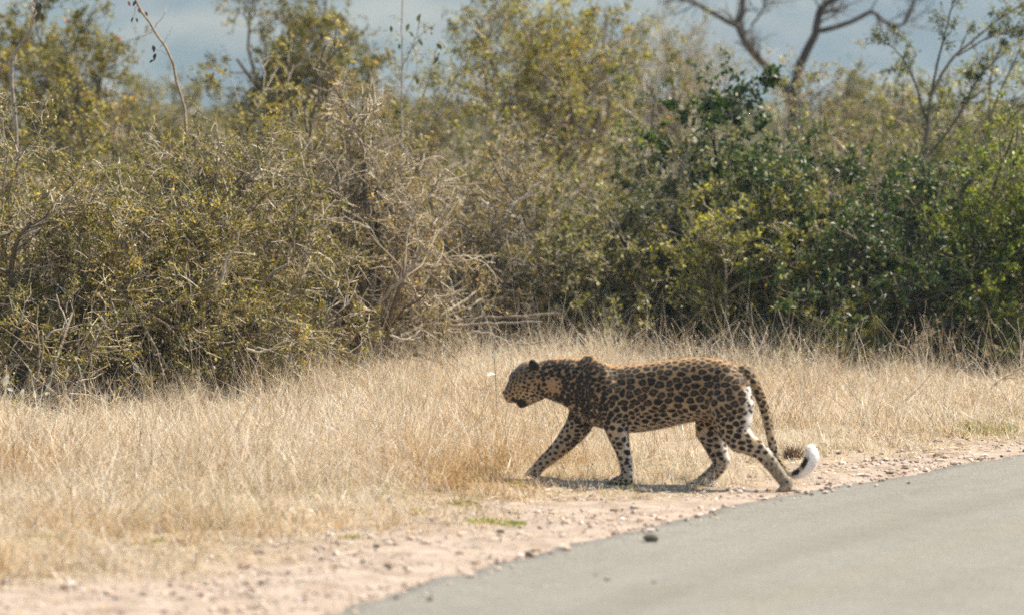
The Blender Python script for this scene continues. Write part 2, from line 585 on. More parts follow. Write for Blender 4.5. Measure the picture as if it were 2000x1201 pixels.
OLIVE = [(4, (0.185, 0.175, 0.042)), (3, (0.29, 0.262, 0.07)), (2, (0.08, 0.095, 0.024)), (1.5, (0.42, 0.365, 0.16)), (0.3, (0.38, 0.20, 0.06))]
TANOLIVE = [(3, (0.27, 0.225, 0.09)), (2, (0.18, 0.165, 0.05)), (2, (0.38, 0.31, 0.16)), (0.5, (0.38, 0.21, 0.08))]
MIDGREEN = [(3, (0.12, 0.135, 0.04)), (2, (0.20, 0.205, 0.06)), (1.5, (0.31, 0.29, 0.13)), (0.9, (0.50, 0.46, 0.32))]  # palest entry: whitish leaves painted in for glossy glints
DARKGREEN = [(4, (0.035, 0.075, 0.016)), (3, (0.058, 0.102, 0.02)), (1.4, (0.14, 0.18, 0.035)), (0.35, (0.42, 0.42, 0.32))]  # palest entry paints the bright glints on dark leaves
YELLOWGREEN = [(3, (0.33, 0.335, 0.05)), (2, (0.40, 0.37, 0.08)), (1, (0.15, 0.18, 0.03)), (0.5, (0.5, 0.48, 0.33))]
LIME = [(3, (0.17, 0.225, 0.03)), (2, (0.27, 0.30, 0.045)), (2, (0.08, 0.13, 0.02))]

S = shrub
FRONT = 'shrubs along the far edge of the grass'
BACK = 'bushes behind the front row of shrubs'
S(101, 'thorn_shrub', 60, 24.9, 2.3, 1.95, 2.0, 60000, (0.0145, 0.029), OLIVE, TWIG_TAN,
  'olive thorn shrub with dark shaded base at the left edge, next to pale round leaves', FRONT, stems=18, twig_r=1.35)
S(102, 'thorn_shrub', 400, 25.4, 2.3, 1.85, 2.0, 60000, (0.0145, 0.029), OLIVE, TWIG_TAN,
  'dense yellow olive thorn shrub full of pale twigs, behind the leaning bare sapling', FRONT, stems=18, twig_r=1.35)
S(103, 'thorn_shrub', 690, 26.8, 1.8, 1.95, 1.7, 26000, (0.014, 0.027), TANOLIVE, TWIG_TAN,
  'tan twiggy thorn shrub between the dense olive shrub and the fallen dead branches', FRONT, stems=16, twig_r=1.4)
S(104, 'thorn_shrub', 960, 28.6, 2.0, 1.75, 1.6, 24000, (0.017, 0.032), TANOLIVE, TWIG_GREY,
  'sparse grey brown shrub standing behind the fallen dead branches and the leopard\'s head', FRONT, stems=16, twig_r=1.4)
S(105, 'leafy_shrub', 1250, 28.3, 1.8, 1.6, 1.5, 34000, (0.022, 0.042), MIDGREEN, TWIG_GREY,
  'grey green leafy shrub rising straight behind the leopard\'s back', FRONT, stems=12)
S(106, 'leafy_shrub', 1490, 27.5, 1.5, 1.38, 1.2, 30000, (0.022, 0.044), YELLOWGREEN[:1] + MIDGREEN[:3], TWIG_GREY,
  'yellow green leafy shrub below the dark evergreen crown, behind the leopard\'s tail', FRONT, stems=12)
S(107, 'leafy_shrub', 1715, 27.9, 1.9, 1.9, 1.7, 46000, (0.024, 0.048), DARKGREEN + [(0.8, (0.2, 0.2, 0.1))], TWIG_DARK,
  'broad dark green leafy shrub with deep shade near the right edge', FRONT, stems=15, leafmat=M_gloss)
S(108, 'leafy_shrub', 2025, 27.6, 1.4, 2.0, 1.4, 36000, (0.022, 0.042), LIME, TWIG_DARK,
  'bright lime green leafy shrub cut by the right edge of the view', FRONT, stems=12)
S(109, 'leafy_shrub', 1462, 28.9, 1.3, 2.15, 1.0, 38000, (0.03, 0.055), DARKGREEN, TWIG_DARK,
  'tall dark evergreen bush with glossy leaves, its crown above the yellow green shrub', BACK, stems=9, leafmat=M_gloss)
S(110, 'leafy_shrub', 1660, 30.5, 1.6, 2.3, 1.3, 24000, (0.02, 0.036), MIDGREEN, TWIG_GREY,
  'grey green twiggy bush behind the dark green shrub, below the bare forked tree', BACK, stems=13)
S(111, 'leafy_shrub', 1930, 31.0, 1.5, 2.5, 1.3, 22000, (0.02, 0.036), YELLOWGREEN + MIDGREEN, TWIG_GREY,
  'pale yellow green bush behind the dark green and the lime green shrub', BACK, stems=11)
S(112, 'thorn_shrub', 130, 28.6, 1.9, 2.15, 1.5, 26000, (0.02, 0.036), OLIVE, TWIG_DARK,
  'dark stemmed olive thorn bush behind the shrub at the left edge', BACK, stems=13)
S(113, 'thorn_shrub', 580, 29.3, 1.9, 2.1, 1.5, 26000, (0.02, 0.036), OLIVE, TWIG_GREY,
  'olive thorn bush with yellow leaves behind the dense olive shrub', BACK, stems=13)
S(114, 'thorn_shrub', 890, 30.5, 1.6, 2.1, 1.4, 20000, (0.02, 0.036), MIDGREEN, TWIG_GREY,
  'loose dull green bush behind the fallen branches, left of the rounded olive tree', BACK, stems=12)
S(115, 'leafy_shrub', 1140, 30.8, 1.5, 2.05, 1.3, 20000, (0.02, 0.036), MIDGREEN + TANOLIVE, TWIG_GREY,
  'grey olive bush directly under the crown of the rounded olive tree', BACK, stems=12)
S(116, 'thorn_shrub', 330, 29.6, 1.6, 2.15, 1.3, 18000, (0.02, 0.036), TANOLIVE, TWIG_GREY,
  'pale twiggy thorn bush behind the leaning bare sapling', BACK, stems=12)
S(117, 'thorn_shrub', 740, 30.2, 1.5, 2.2, 1.3, 16000, (0.02, 0.036), TANOLIVE, TWIG_GREY,
  'tan twiggy bush at the foot of the thin upright sapling', BACK, stems=12)
S(118, 'leafy_shrub', 1800, 31.8, 1.7, 2.3, 1.3, 22000, (0.02, 0.036), MIDGREEN + DARKGREEN[:2], TWIG_DARK,
  'dull green bush behind the slender upright tree, above the dark green shrub', BACK, stems=13)
S(119, 'leafy_shrub', 1590, 32.4, 1.4, 2.1, 1.2, 15000, (0.018, 0.032), TANOLIVE + MIDGREEN, TWIG_GREY,
  'thin grey olive bush around the foot of the bare forked tree', BACK, stems=12)
S(120, 'leafy_shrub', 1300, 30.2, 1.3, 1.95, 1.2, 24000, (0.02, 0.036), MIDGREEN + DARKGREEN[:2], TWIG_GREY,
  'dull green bush in the gap left of the tall dark evergreen bush', BACK, stems=11)

# ------------------------------------------------------------------ trees
def tree(seed, name, px, d, height, trunk_top, crown_w, crown_h, leaf_n, leaf_size, palette, twigs, label, group='trees behind the shrubs',
         limbs=7, trunk_r=0.05, aspect=0.5, leafmat=None):
    rng = np.random.default_rng(seed)
    base = np.array([(px - 1000.0) * d / FPX, d, 0.0])
    root = thing(name, base, label, 'tree', group)
    K = 6
    P0 = poly(rng, np.array([[0, 0, -0.05]]), np.array([[0.03, 0, 1.0]]), np.array([trunk_top]), K, 0.07)
    top = P0[0, -1]
    a = np.arange(limbs) * 2.4 + rng.uniform(0, 1, limbs)
    rr = np.sqrt(rng.uniform(0.1, 1, limbs))
    tips = np.stack([np.cos(a) * rr * crown_w * 0.40, np.sin(a) * rr * crown_w * 0.40,
                     height - crown_h * (0.15 + 0.55 * rr ** 2 * rng.uniform(0.5, 1, limbs))], 1)
    w = np.linspace(0, 1, K)[None, :, None]
    P1 = top[None, None, :] * (1 - w) + tips[:, None, :] * w
    P1 = P1 + np.sin(w * math.pi) * rng.normal(size=(limbs, 1, 3)) * 0.10
    P1[:, 1:] += np.cumsum(rng.normal(size=(limbs, K - 1, 3)), axis=1) * 0.02
    a0 = np.full(limbs, trunk_r * 0.6); a1 = a0 * 0.35
    P2, b0, b1 = spawn(rng, P1, a0, a1, 9, (25, 70), (0.25 * crown_h, 0.5 * crown_h), 0.5, 5, 0.1, 0.22, 0.2)
    P3, c0, c1 = spawn(rng, P2, b0, b1, 6, (25, 75), (0.12 * crown_h, 0.26 * crown_h), 0.6, 4, 0.05, 0.28, 0.15)
    P4, d0, d1 = spawn(rng, P3, c0, c1, 3, (25, 75), (0.05 * crown_h, 0.13 * crown_h), 0.7, 3, 0.0, 0.28, 0.2)
    g = Geo()
    g.add(*tubes(P0, np.array([trunk_r]), np.array([trunk_r * 0.75]), 8, tint_pick(rng, 1, twigs)))
    link('trunk', g.mesh('trunk', True), M_bark, root)
    g = Geo()
    g.add(*tubes(P1, a0, a1, 6, tint_pick(rng, len(P1), twigs)))
    g.add(*tubes(P2, np.maximum(b0, 0.004), np.maximum(b1, 0.0025), 4, tint_pick(rng, len(P2), twigs)))
    link('limbs', g.mesh('limbs', True), M_bark, root)
    g = Geo()
    g.add(*tubes(P3, np.maximum(c0, 0.003), np.maximum(c1, 0.0015), 3, tint_pick(rng, len(P3), twigs)))
    g.add(*tubes(P4, np.maximum(d0, 0.002), np.maximum(d1, 0.001), 3, tint_pick(rng, len(P4), twigs)))
    link('twigs', g.mesh('twigs', True), M_bark, root, kind='stuff')
    if leaf_n:
        g = Geo()
        g.add(*leaves(rng, P4, int(leaf_n * 0.8), leaf_size, palette, aspect, 0.3, 0.015))
        g.add(*leaves(rng, P3, int(leaf_n * 0.2), leaf_size, palette, aspect, 0.3, 0.015))
        link('crown', g.mesh('crown'), leafmat or M_leaf, root, kind='stuff')
    return root

OLIVE_TREE = [(3, (0.175, 0.17, 0.055)), (2, (0.25, 0.235, 0.075)), (1.8, (0.09, 0.10, 0.04)), (0.25, (0.4, 0.2, 0.06))]
tree(201, 'olive_tree', 1040, 32.5, 3.0, 1.1, 1.95, 2.0, 20000, (0.024, 0.045), OLIVE_TREE + YELLOWGREEN[:2] + TANOLIVE[2:3], TWIG_GREY,
     'rounded olive and yellow leafed tree rising above the middle of the bushes', limbs=13)
corner_tree = tree(202, 'olive_tree', 95, 33.0, 2.95, 1.2, 1.5, 1.8, 15000, (0.024, 0.044), OLIVE, TWIG_DARK,
     'thin olive tree in the left corner beside the pale peeling branch', limbs=8)
tree(203, 'olive_tree', 590, 33.5, 3.15, 1.4, 1.9, 1.7, 16000, (0.024, 0.044), OLIVE_TREE, TWIG_DARK,
     'loose dark olive tree cut by the top edge, above the dense olive shrub', limbs=8)
tree(204, 'olive_tree', 1290, 36.0, 3.1, 1.4, 1.4, 1.8, 4500, (0.02, 0.036), OLIVE_TREE, TWIG_GREY,
     'thin leaved pale tree left of the bare forked tree', limbs=8)

tree(205, 'olive_tree', 330, 40.0, 2.35, 1.0, 1.6, 1.3, 5000, (0.03, 0.06), OLIVE_TREE, TWIG_GREY,
     'low blurred grey green tree seen in the gap behind the leaning sapling', limbs=7)
tree(206, 'olive_tree', 800, 42.0, 2.35, 1.0, 1.5, 1.3, 4000, (0.03, 0.06), OLIVE_TREE, TWIG_GREY,
     'low blurred tree in the gap left of the rounded olive tree', limbs=7)
tree(207, 'olive_tree', 1690, 44.0, 2.35, 1.0, 1.9, 1.3, 5000, (0.03, 0.06), OLIVE_TREE, TWIG_GREY,
     'low blurred tree in the gap between the bare forked and the slender tree', limbs=7)

def limb(pts, r0, r1, n=18, wob=0.0, seed=0):
    """smooth Catmull-Rom polyline through pts, (1,n,3)"""
    pts = np.asarray(pts, float)
    p = np.vstack([2 * pts[0] - pts[1], pts, 2 * pts[-1] - pts[-2]])
    out_ = []
    m_ = len(pts) - 1
    for t in np.linspace(0, m_, n):
        i = min(int(t), m_ - 1)
        u = t - i
        a, b_, c, d = p[i], p[i + 1], p[i + 2], p[i + 3]
        out_.append(0.5 * ((2 * b_) + (c - a) * u + (2 * a - 5 * b_ + 4 * c - d) * u ** 2 + (3 * b_ - a - 3 * c + d) * u ** 3))
    out_ = np.array(out_)
    if wob:
        r_ = np.random.default_rng(seed)
        out_[1:-1] += r_.normal(size=(n - 2, 3)) * wob
    return out_[None]

def branch_plant(seed, name, d, label, cat, lines, twigs, twig_n=10, twig_len=(0.1, 0.3), leaf_n=0, leaf_size=(0.02, 0.04), palette=None,
                 group=None, leafmat=None, trunk=True, ddepth=0.15, aspect=0.5, up=0.1, sub=3, fine=1.0):
    """a plant whose limbs follow given outlines; lines: list of (pixels, r0, r1); the first is the trunk and starts on the ground"""
    rng = np.random.default_rng(seed)
    P, r0, r1 = [], [], []
    first = lines[0][0][0]
    base = np.array([at(first[0], first[1], d)[0], d, 0.0])
    root = thing(name, base, label, cat, group)
    for k, (pix, a, b_) in enumerate(lines):
        pts = [at(x, y, d) - base for x, y in pix]
        drift = rng.uniform(-ddepth, ddepth)
        for j, p in enumerate(pts):
            p[1] += (j / max(len(pts) - 1, 1)) * drift if k else 0.0
        if k == 0:
            pts[0][2] = -0.05
        P.append(limb(pts, a, b_, 16, 0.003, seed + k)); r0.append(a); r1.append(b_)
    g = Geo()
    g.add(*tubes(P[0], np.array(r0[:1]), np.array(r1[:1]), 8, tint_pick(rng, 1, twigs)))
    link('trunk' if trunk else 'stem', g.mesh('trunk', True), M_bark, root)
    for k in range(1, len(P)):
        g = Geo()
        g.add(*tubes(P[k], np.array([r0[k]]), np.array([r1[k]]), 6, tint_pick(rng, 1, twigs)))
        link('branch', g.mesh('branch', True), M_bark, root)
    PA = np.concatenate(P)
    r0, r1 = np.array(r0), np.array(r1)
    if twig_n:
        P2, b0, b1 = spawn(rng, PA, r0, r1, twig_n, (20, 65), twig_len, 0.4, 5, up, 0.2, 0.3)
        P3, c0, c1 = spawn(rng, P2, b0, b1, sub, (20, 65), (twig_len[0] * 0.5, twig_len[1] * 0.5), 0.6, 4, up, 0.25, 0.2)
        g = Geo()
        g.add(*tubes(P2, np.clip(b0, 0.003 * fine, 0.008 * fine), np.full(len(b0), 0.0018 * fine), 3, tint_pick(rng, len(P2), twigs)))
        g.add(*tubes(P3, np.clip(c0, 0.002 * fine, 0.004 * fine), np.full(len(c0), 0.0013 * fine), 3, tint_pick(rng, len(P3), twigs)))
        link('twigs', g.mesh('twigs', True), M_bark, root, kind='stuff')
        if leaf_n:
            g = Geo()
            g.add(*leaves(rng, P3, leaf_n, leaf_size, palette, aspect, 0.3, 0.015))
            link('foliage', g.mesh('foliage'), leafmat or M_leaf, root, kind='stuff')
    return root

branch_plant(301, 'bare_tree', 38.0, 'bare dark forked tree with bent limbs against the blue hill', 'tree', [
    ([(1555, 520), (1550, 330), (1550, 210), (1560, 130)], 0.060, 0.044),
    ([(1560, 130), (1590, 70), (1602, 20), (1640, -10), (1700, -60)], 0.044, 0.022),
    ([(1595, 62), (1640, 52), (1690, 30), (1706, 25), (1730, 45), (1762, 50), (1778, 20), (1800, -40)], 0.030, 0.012),
    ([(1550, 210), (1515, 150), (1470, 100), (1445, 55), (1452, 10), (1450, -60)], 0.050, 0.028),
    ([(1445, 55), (1400, 30), (1360, 8), (1320, -10), (1260, -50)], 0.032, 0.014),
    ([(1468, 50), (1490, 20), (1510, -30)], 0.014, 0.007),
], [(2, (0.07, 0.062, 0.05)), (1, (0.10, 0.09, 0.07))], twig_n=16, twig_len=(0.15, 0.6), leaf_n=0, sub=5, fine=1.9, group='trees behind the shrubs')

branch_plant(302, 'slender_tree', 29.8, 'slender upright tree with small dark leaves reaching to the top right corner', 'tree', [
    ([(1800, 560), (1802, 400), (1812, 250), (1818, 190)], 0.022, 0.016),
    ([(1818, 190), (1850, 130), (1900, 80), (1950, 40), (2010, 0)], 0.014, 0.006),
    ([(1818, 190), (1835, 110), (1850, 60), (1862, 10), (1870, -30)], 0.010, 0.004),
    ([(1812, 250), (1790, 170), (1760, 110), (1725, 80)], 0.010, 0.004),
    ([(1870, 110), (1930, 75), (2000, 60)], 0.008, 0.004),
    ([(1808, 310), (1870, 230), (1905, 160), (1950, 110)], 0.010, 0.004),
], TWIG_DARK, twig_n=14, twig_len=(0.12, 0.36), leaf_n=3000, leaf_size=(0.018, 0.034), palette=DARKGREEN + MIDGREEN, group='trees behind the shrubs', sub=3, up=0.25)

branch_plant(303, 'dark_sapling', 28.8, 'sapling with a bare dark stem leaning right above the lime green shrub', 'sapling', [
    ([(1880, 560), (1895, 380), (1920, 280), (1945, 200), (1995, 90)], 0.012, 0.005),
    ([(1920, 280), (1960, 250), (2000, 190)], 0.007, 0.003),
], TWIG_DARK, twig_n=9, twig_len=(0.08, 0.25), leaf_n=300, palette=MIDGREEN, trunk=False)

sap = branch_plant(304, 'leaning_sapling', 25.9, 'leaning bare sapling stem with dark dangling pods, above the olive shrubs on the left', 'sapling', [
    ([(368, 640), (366, 400), (362, 240), (352, 180), (330, 105), (295, 52), (268, 5), (255, -40)], 0.012, 0.006),
    ([(296, 60), (320, 30), (322, 8)], 0.0035, 0.0015),
    ([(300, 62), (270, 75), (240, 82)], 0.002, 0.001),
    ([(312, 95), (330, 66), (336, 52)], 0.002, 0.001),
    ([(325, 108), (318, 102), (306, 96), (302, 92)], 0.002, 0.0012),
    ([(268, 12), (262, 24), (258, 38)], 0.002, 0.0012),
], TWIG_TAN, twig_n=0, trunk=False, ddepth=0.05)

def single_leaf(parent, px, py, d, size, colr, ang, name='leaf', mat=None, seed=0):
    r_ = np.random.default_rng(seed + int(px) * 7 + int(py))
    c = at(px, py, d) - np.array(parent.location)
    ax = np.array([math.cos(ang), 0.25 * r_.normal(), math.sin(ang)])
    ax = norm(ax)
    nr = norm(np.array([0.3 * r_.normal(), -1.0, 0.5 + 0.3 * r_.normal()]))
    sd = norm(np.cross(ax, nr))
    nr = np.cross(sd, ax)
    prof = [(0, 0.04), (0.2, 0.32), (0.45, 0.42), (0.75, 0.26), (1.0, 0.03)]
    V = []
    for u, w_ in prof:
        mid = c + ax * size * (u - 0.5) - nr * size * 0.10 * (2 * u - 1) ** 2
        V += [mid + sd * size * w_ * 0.6 + nr * size * w_ * 0.15, mid, mid - sd * size * w_ * 0.6 + nr * size * w_ * 0.15]
    F = []
    for k in range(4):
        F += [[3 * k, 3 * k + 1, 3 * k + 4, 3 * k + 3], [3 * k + 1, 3 * k + 2, 3 * k + 5, 3 * k + 4]]
    return link(name, mesh_np(name, V, F, np.tile(colr, (15, 1)), True), mat or M_leaf, parent)

POD = (0.035, 0.02, 0.014)
for (x, y, s, a) in [(300, 96, 0.05, -1.4), (302, 112, 0.05, -1.8), (296, 120, 0.035, 0.5), (258, 40, 0.04, -1.9), (267, 40, 0.035, -1.2), (262, 8, 0.04, -2.0)]:
    single_leaf(sap, x, y, 25.86, s, POD, a, 'pod')
for (x, y) in [(252, 8), (286, 28), (272, 22)]:
    single_leaf(sap, x, y, 25.86, 0.035, (0.20, 0.07, 0.05), -1.2)

sap2 = branch_plant(305, 'thin_sapling', 28.5, 'thin upright sapling with a few round green leaves left of the rounded olive tree', 'sapling', [
    ([(788, 560), (786, 330), (784, 200), (786, 100), (784, 40), (790, -30)], 0.008, 0.004),
    ([(784, 200), (770, 130), (742, 60)], 0.004, 0.0015),
    ([(786, 130), (805, 90), (822, 40)], 0.004, 0.0015),
    ([(784, 200), (815, 130), (800, 80), (815, 110)], 0.003, 0.0015),
    ([(788, 240), (830, 180), (850, 100), (862, 80)], 0.004, 0.0015),
], TWIG_GREY, twig_n=4, twig_len=(0.08, 0.2), leaf_n=30, palette=OLIVE, trunk=False, ddepth=0.05)
for (x, y, s, a) in [(796, 55, 0.06, -1.9), (803, 68, 0.055, -0.8), (818, 35, 0.06, 1.2), (764, 58, 0.05, -1.5), (822, 85, 0.05, -1.0), (858, 92, 0.06, -0.8),
                     (852, 118, 0.06, -2.0), (815, 160, 0.05, -1.6), (780, 92, 0.045, -1.6), (845, 165, 0.05, -1.0)]:
    single_leaf(sap2, x, y, 28.45, s, (0.09, 0.11, 0.03), a)
for (x, y) in [(672, 62), (735, 122), (648, 160), (770, 200), (657, 168)]:
    single_leaf(sap2, x, y, 28.6, 0.05, (0.55, 0.36, 0.06), -1.0 + 0.01 * (x % 50))

peel = branch_plant(306, 'pale_branch', 26.2, 'pale dead branch standing in the upper left corner with dark curled leaves at its tip', 'dead branch', [
    ([(40, 560), (36, 350), (22, 145), (32, 100), (55, 68), (62, 50), (72, 10), (74, -40)], 0.014, 0.007),
    ([(62, 50), (66, 20), (60, -20)], 0.006, 0.003),
], [(1, (0.55, 0.47, 0.38))], twig_n=4, twig_len=(0.06, 0.2), leaf_n=0, trunk=False, ddepth=0.05)
for (x, y, s, a) in [(76, 18, 0.09, -1.5), (82, 34, 0.06, -1.3), (72, 36, 0.06, -1.8)]:
    single_leaf(peel, x, y, 26.15, s, (0.055, 0.05, 0.025), a)
def leaf_on_twig(parent, x, y, d, size, colr, foot):
    p = [at(foot[0], foot[1], d), at((foot[0] + x) / 2 + 8, (foot[1] + y) / 2, d), at(x + 2, y - 4, d)]
    p = [q - np.array(parent.location) for q in p]
    g = Geo()
    g.add(*tubes(limb(p, 0, 0, 8), np.array([0.004]), np.array([0.002]), 4, np.array([[0.15, 0.12, 0.08]])))
    link('twig', g.mesh('twig', True), M_bark, parent)
    single_leaf(parent, x, y, d, size, colr, -1.4 + 0.02 * (x % 40))
for (x, y, fx, fy) in [(130, 42, 110, 150), (166, 66, 140, 180), (232, 76, 190, 210), (8, 132, 30, 260)]:
    leaf_on_twig(corner_tree, x, y, 32.6, 0.055, (0.65, 0.22, 0.05), (fx, fy))

stem2 = branch_plant(307, 'bare_sapling', 27.4, 'short dark bare forked stem with yellow leaves below the loose dark olive tree', 'sapling', [
    ([(600, 480), (602, 300), (622, 190), (625, 130), (634, 90)], 0.012, 0.006),
    ([(622, 150), (640, 115), (655, 70), (652, 40)], 0.006, 0.003),
    ([(600, 260), (598, 200), (640, 120), (690, 70)], 0.007, 0.003),
], TWIG_DARK, twig_n=6, twig_len=(0.08, 0.2), leaf_n=60, palette=[(1, (0.4, 0.33, 0.06))], trunk=False)
for (x, y) in [(645, 160), (655, 172), (640, 75), (670, 64), (690, 120)]:
    single_leaf(stem2, x, y, 27.35, 0.05, (0.6, 0.42, 0.07), -1.0 + 0.02 * (x % 50))

# pale curved dead twigs caught in the left-hand thorn shrubs and the fallen wood
def dead_branch(seed, label, pix, d, r0, r1, colr, twig_n=5, name='dead_branch', lie=False):
    rng = np.random.default_rng(seed)
    pts = [at(x, y, d) for x, y in pix]
    base = np.array([pts[0][0], d, max(0.0, min(p[2] for p in pts)) if not lie else 0.0])
    root = thing(name, base, label, 'dead branch', 'dead branches among the shrubs')
    P = limb([p - base for p in pts], r0, r1, 14, 0.004, seed)
    g = Geo()
    g.add(*tubes(P, np.array([r0]), np.array([r1]), 6, np.array([colr])))
    if twig_n:
        P2, b0, b1 = spawn(rng, P, np.array([r0]), np.array([r1]), twig_n, (20, 70), (0.08, 0.22), 0.4, 4, 0.0, 0.25, 0.2)
        g.add(*tubes(P2, b0, b1, 4, np.tile(colr, (len(P2), 1))))
    o = g.mesh('branch', True)
    link('branch', o, M_bark, root)
    return root

PALE = (0.46, 0.40, 0.32)
dead_branch(401, 'pale crooked dead branch rising inside the dense olive shrub', [(420, 575), (437, 535), (440, 510), (462, 480), (468, 450)], 24.35, 0.010, 0.004, PALE)
dead_branch(402, 'pale arching dead twig low in the shrub at the left edge', [(90, 660), (100, 648), (122, 642), (130, 636), (120, 605), (110, 575)], 23.85, 0.009, 0.004, PALE, 3)
dead_branch(403, 'pale sagging dead twig just above the grass in the dense olive shrub', [(480, 680), (500, 686), (528, 680), (548, 668), (575, 664)], 24.4, 0.009, 0.004, PALE, 3)
dead_branch(404, 'pale sagging dead twig above the grass left of the fallen branches', [(762, 655), (790, 662), (815, 660), (828, 650)], 25.4, 0.008, 0.004, (0.5, 0.45, 0.38), 3)
dead_branch(405, 'pale broken slanting dead branch in the middle of the tan twiggy shrub', [(990, 415), (1010, 395), (1030, 378), (1046, 362)], 26.5, 0.012, 0.007, (0.46, 0.4, 0.33), 2)
dead_branch(406, 'long slanting grey dead branch between the tan and the grey brown shrub', [(740, 590), (790, 540), (815, 505), (825, 480)], 25.6, 0.012, 0.006, (0.32, 0.27, 0.21), 5)
dead_branch(407, 'pale forked dead branch left of the fallen branches', [(850, 590), (872, 578), (893, 574), (905, 560)], 26.0, 0.012, 0.006, (0.36, 0.32, 0.27), 4)
dead_branch(408, 'upper long dark fallen branch lying behind the leopard\'s head', [(880, 628), (930, 622), (1000, 618), (1090, 612)], 26.6, 0.015, 0.008, (0.22, 0.185, 0.14), 9)
dead_branch(409, 'lower pale fallen branch lying behind the leopard\'s head', [(885, 636), (930, 632), (990, 630), (1060, 628)], 26.3, 0.011, 0.006, (0.28, 0.24, 0.19), 7)
dead_branch(410, 'short fallen branch just above the leopard\'s neck', [(925, 648), (960, 652), (1005, 670), (1070, 668)], 26.0, 0.010, 0.006, (0.28, 0.24, 0.19), 7)
dead_branch(411, 'dead stick leaning out of the grass at the right edge', [(1935, 760), (1960, 738), (1985, 722), (2030, 700)], 24.5, 0.010, 0.006, (0.5, 0.4, 0.28), 3)
dead_branch(412, 'pale upright dead stalk at the base of the shrub at the left edge', [(110, 815), (122, 775), (128, 740), (134, 715)], 23.6, 0.008, 0.004, (0.6, 0.52, 0.4), 5)
rng = np.random.default_rng(77)

# two small plants with pale round leaves, sunlight on them painted into the colour
def round_plant(label, d, spots, stem_pix):
    p0 = at(*stem_pix[0], d)
    root = thing('round_leaved_plant', (p0[0], d, 0), label, 'plant')
    pts = [at(x, y, d) - np.array(root.location) for x, y in stem_pix]
    pts[0][2] = -0.02
    g = Geo()
    g.add(*tubes(limb(pts, 0.004, 0.002, 12), np.array([0.004]), np.array([0.002]), 5, np.array([[0.3, 0.28, 0.16]])))
    link('stem', g.mesh('stem', True), M_bark, root)
    for (x, y, s, a) in spots:
        single_leaf(root, x, y, d - 0.02, s, (0.72, 0.74, 0.70), a, mat=M_gloss)
round_plant('low plant with pale shiny round leaves at the foot of the left edge shrub', 23.4,
            [(12, 742, 0.075, 1.2), (44, 766, 0.055, 1.5), (68, 770, 0.05, 1.4), (92, 768, 0.04, 0.3), (20, 760, 0.04, -0.5)],
            [(50, 850), (48, 800), (45, 770), (15, 742)])
round_plant('low plant with white shiny leaves in front of the leopard\'s forehead', 24.6,
            [(968, 692, 0.06, 1.9), (958, 730, 0.06, 0.1), (984, 684, 0.04, 0.2)],
            [(972, 790), (968, 740), (966, 700), (970, 680)])

# ------------------------------------------------------------------ far scrub between the bushes and the hill (reads as one mass)
rng = np.random.default_rng(61)
nb = 260
cy = 40 * (420 / 40) ** (rng.uniform(0, 1, nb) ** 1.3)
cx = rng.uniform(-1, 1, nb) * (cy * 0.19 + 3)
ch, cw = rng.uniform(1.3, 2.25, nb), rng.uniform(0.9, 1.9, nb) * np.clip(cy / 70, 1, 3)
n = 40000
i = rng.integers(0, nb, n)
v = norm(rng.normal(size=(n, 3))) * (rng.uniform(0.2, 1, (n, 1)) ** 0.4)
pos = np.stack([cx[i] + v[:, 0] * cw[i], cy[i] + v[:, 1] * cw[i], np.abs(ch[i] * 0.5 * (1 + v[:, 2]))], 1)
stub = np.stack([pos, pos + norm(rng.normal(size=(n, 3))) * 0.05], 1)
g = Geo()
LV = leaves(rng, stub, n, (0.08, 0.17), [(3, (0.075, 0.085, 0.035)), (2, (0.11, 0.11, 0.055)), (1, (0.16, 0.14, 0.08))], 0.55, 0.3, 0.0)
# leaf sprays grow with distance so that far crowns stay closed
vv = LV[0].reshape(-1, 4, 3); c0_ = vv.mean(1, keepdims=True)
vv = c0_ + (vv - c0_) * np.clip(c0_[..., 1:2] / 60, 1, 5)
g.add(vv.reshape(-1, 3), LV[1], LV[2])
SP = np.stack([np.stack([cx, cy, 0 * cx], 1), np.stack([cx + 0.1, cy, ch * 0.3], 1), np.stack([cx, cy, ch * 0.6], 1)], 1)
g.add(*tubes(SP, np.full(nb, 0.05), np.full(nb, 0.02), 5, tint_pick(rng, nb, TWIG_GREY)))
link('distant_scrub', g.mesh('distant_scrub'), M_leaf, kind='stuff')

# ------------------------------------------------------------------ grass
def blades(rng, x, y, h, w, lean, palette_idx, tints, bend=0.5, z0=None):
    n = len(x)
    z = np.zeros(n) if z0 is None else z0
    base = np.stack([x, y, z], 1)
    a = rng.uniform(0, 2 * math.pi, n)
    d = np.stack([np.cos(a), np.sin(a), np.zeros(n)], 1)
    fa = rng.uniform(0, 2 * math.pi, n)
    s = np.stack([np.cos(fa), np.sin(fa), np.zeros(n)], 1) * (w * 0.5)[:, None]
    hh, ll = h[:, None], (h * lean)[:, None]
    up = np.array([[0, 0, 1.0]])
    m1 = base + up * hh * 0.5 + d * ll * 0.28
    tp = base + up * hh * np.maximum(1 - 0.35 * lean[:, None] ** 2, 0.15) + d * ll
    kink = rng.normal(size=(n, 3)) * hh * np.array([0.12, 0.12, 0.05])
    m1 = m1 + kink
    V = np.stack([base - s, base + s, m1 - s * 0.8, m1 + s * 0.8, tp], 1).reshape(-1, 3)
    o = (np.arange(n) * 5)[:, None]
    F = np.concatenate([o + np.array([0, 1, 3]), o + np.array([0, 3, 2]), o + np.array([2, 3, 4])], 0)
    return V, F, np.repeat(tints, 5, axis=0)

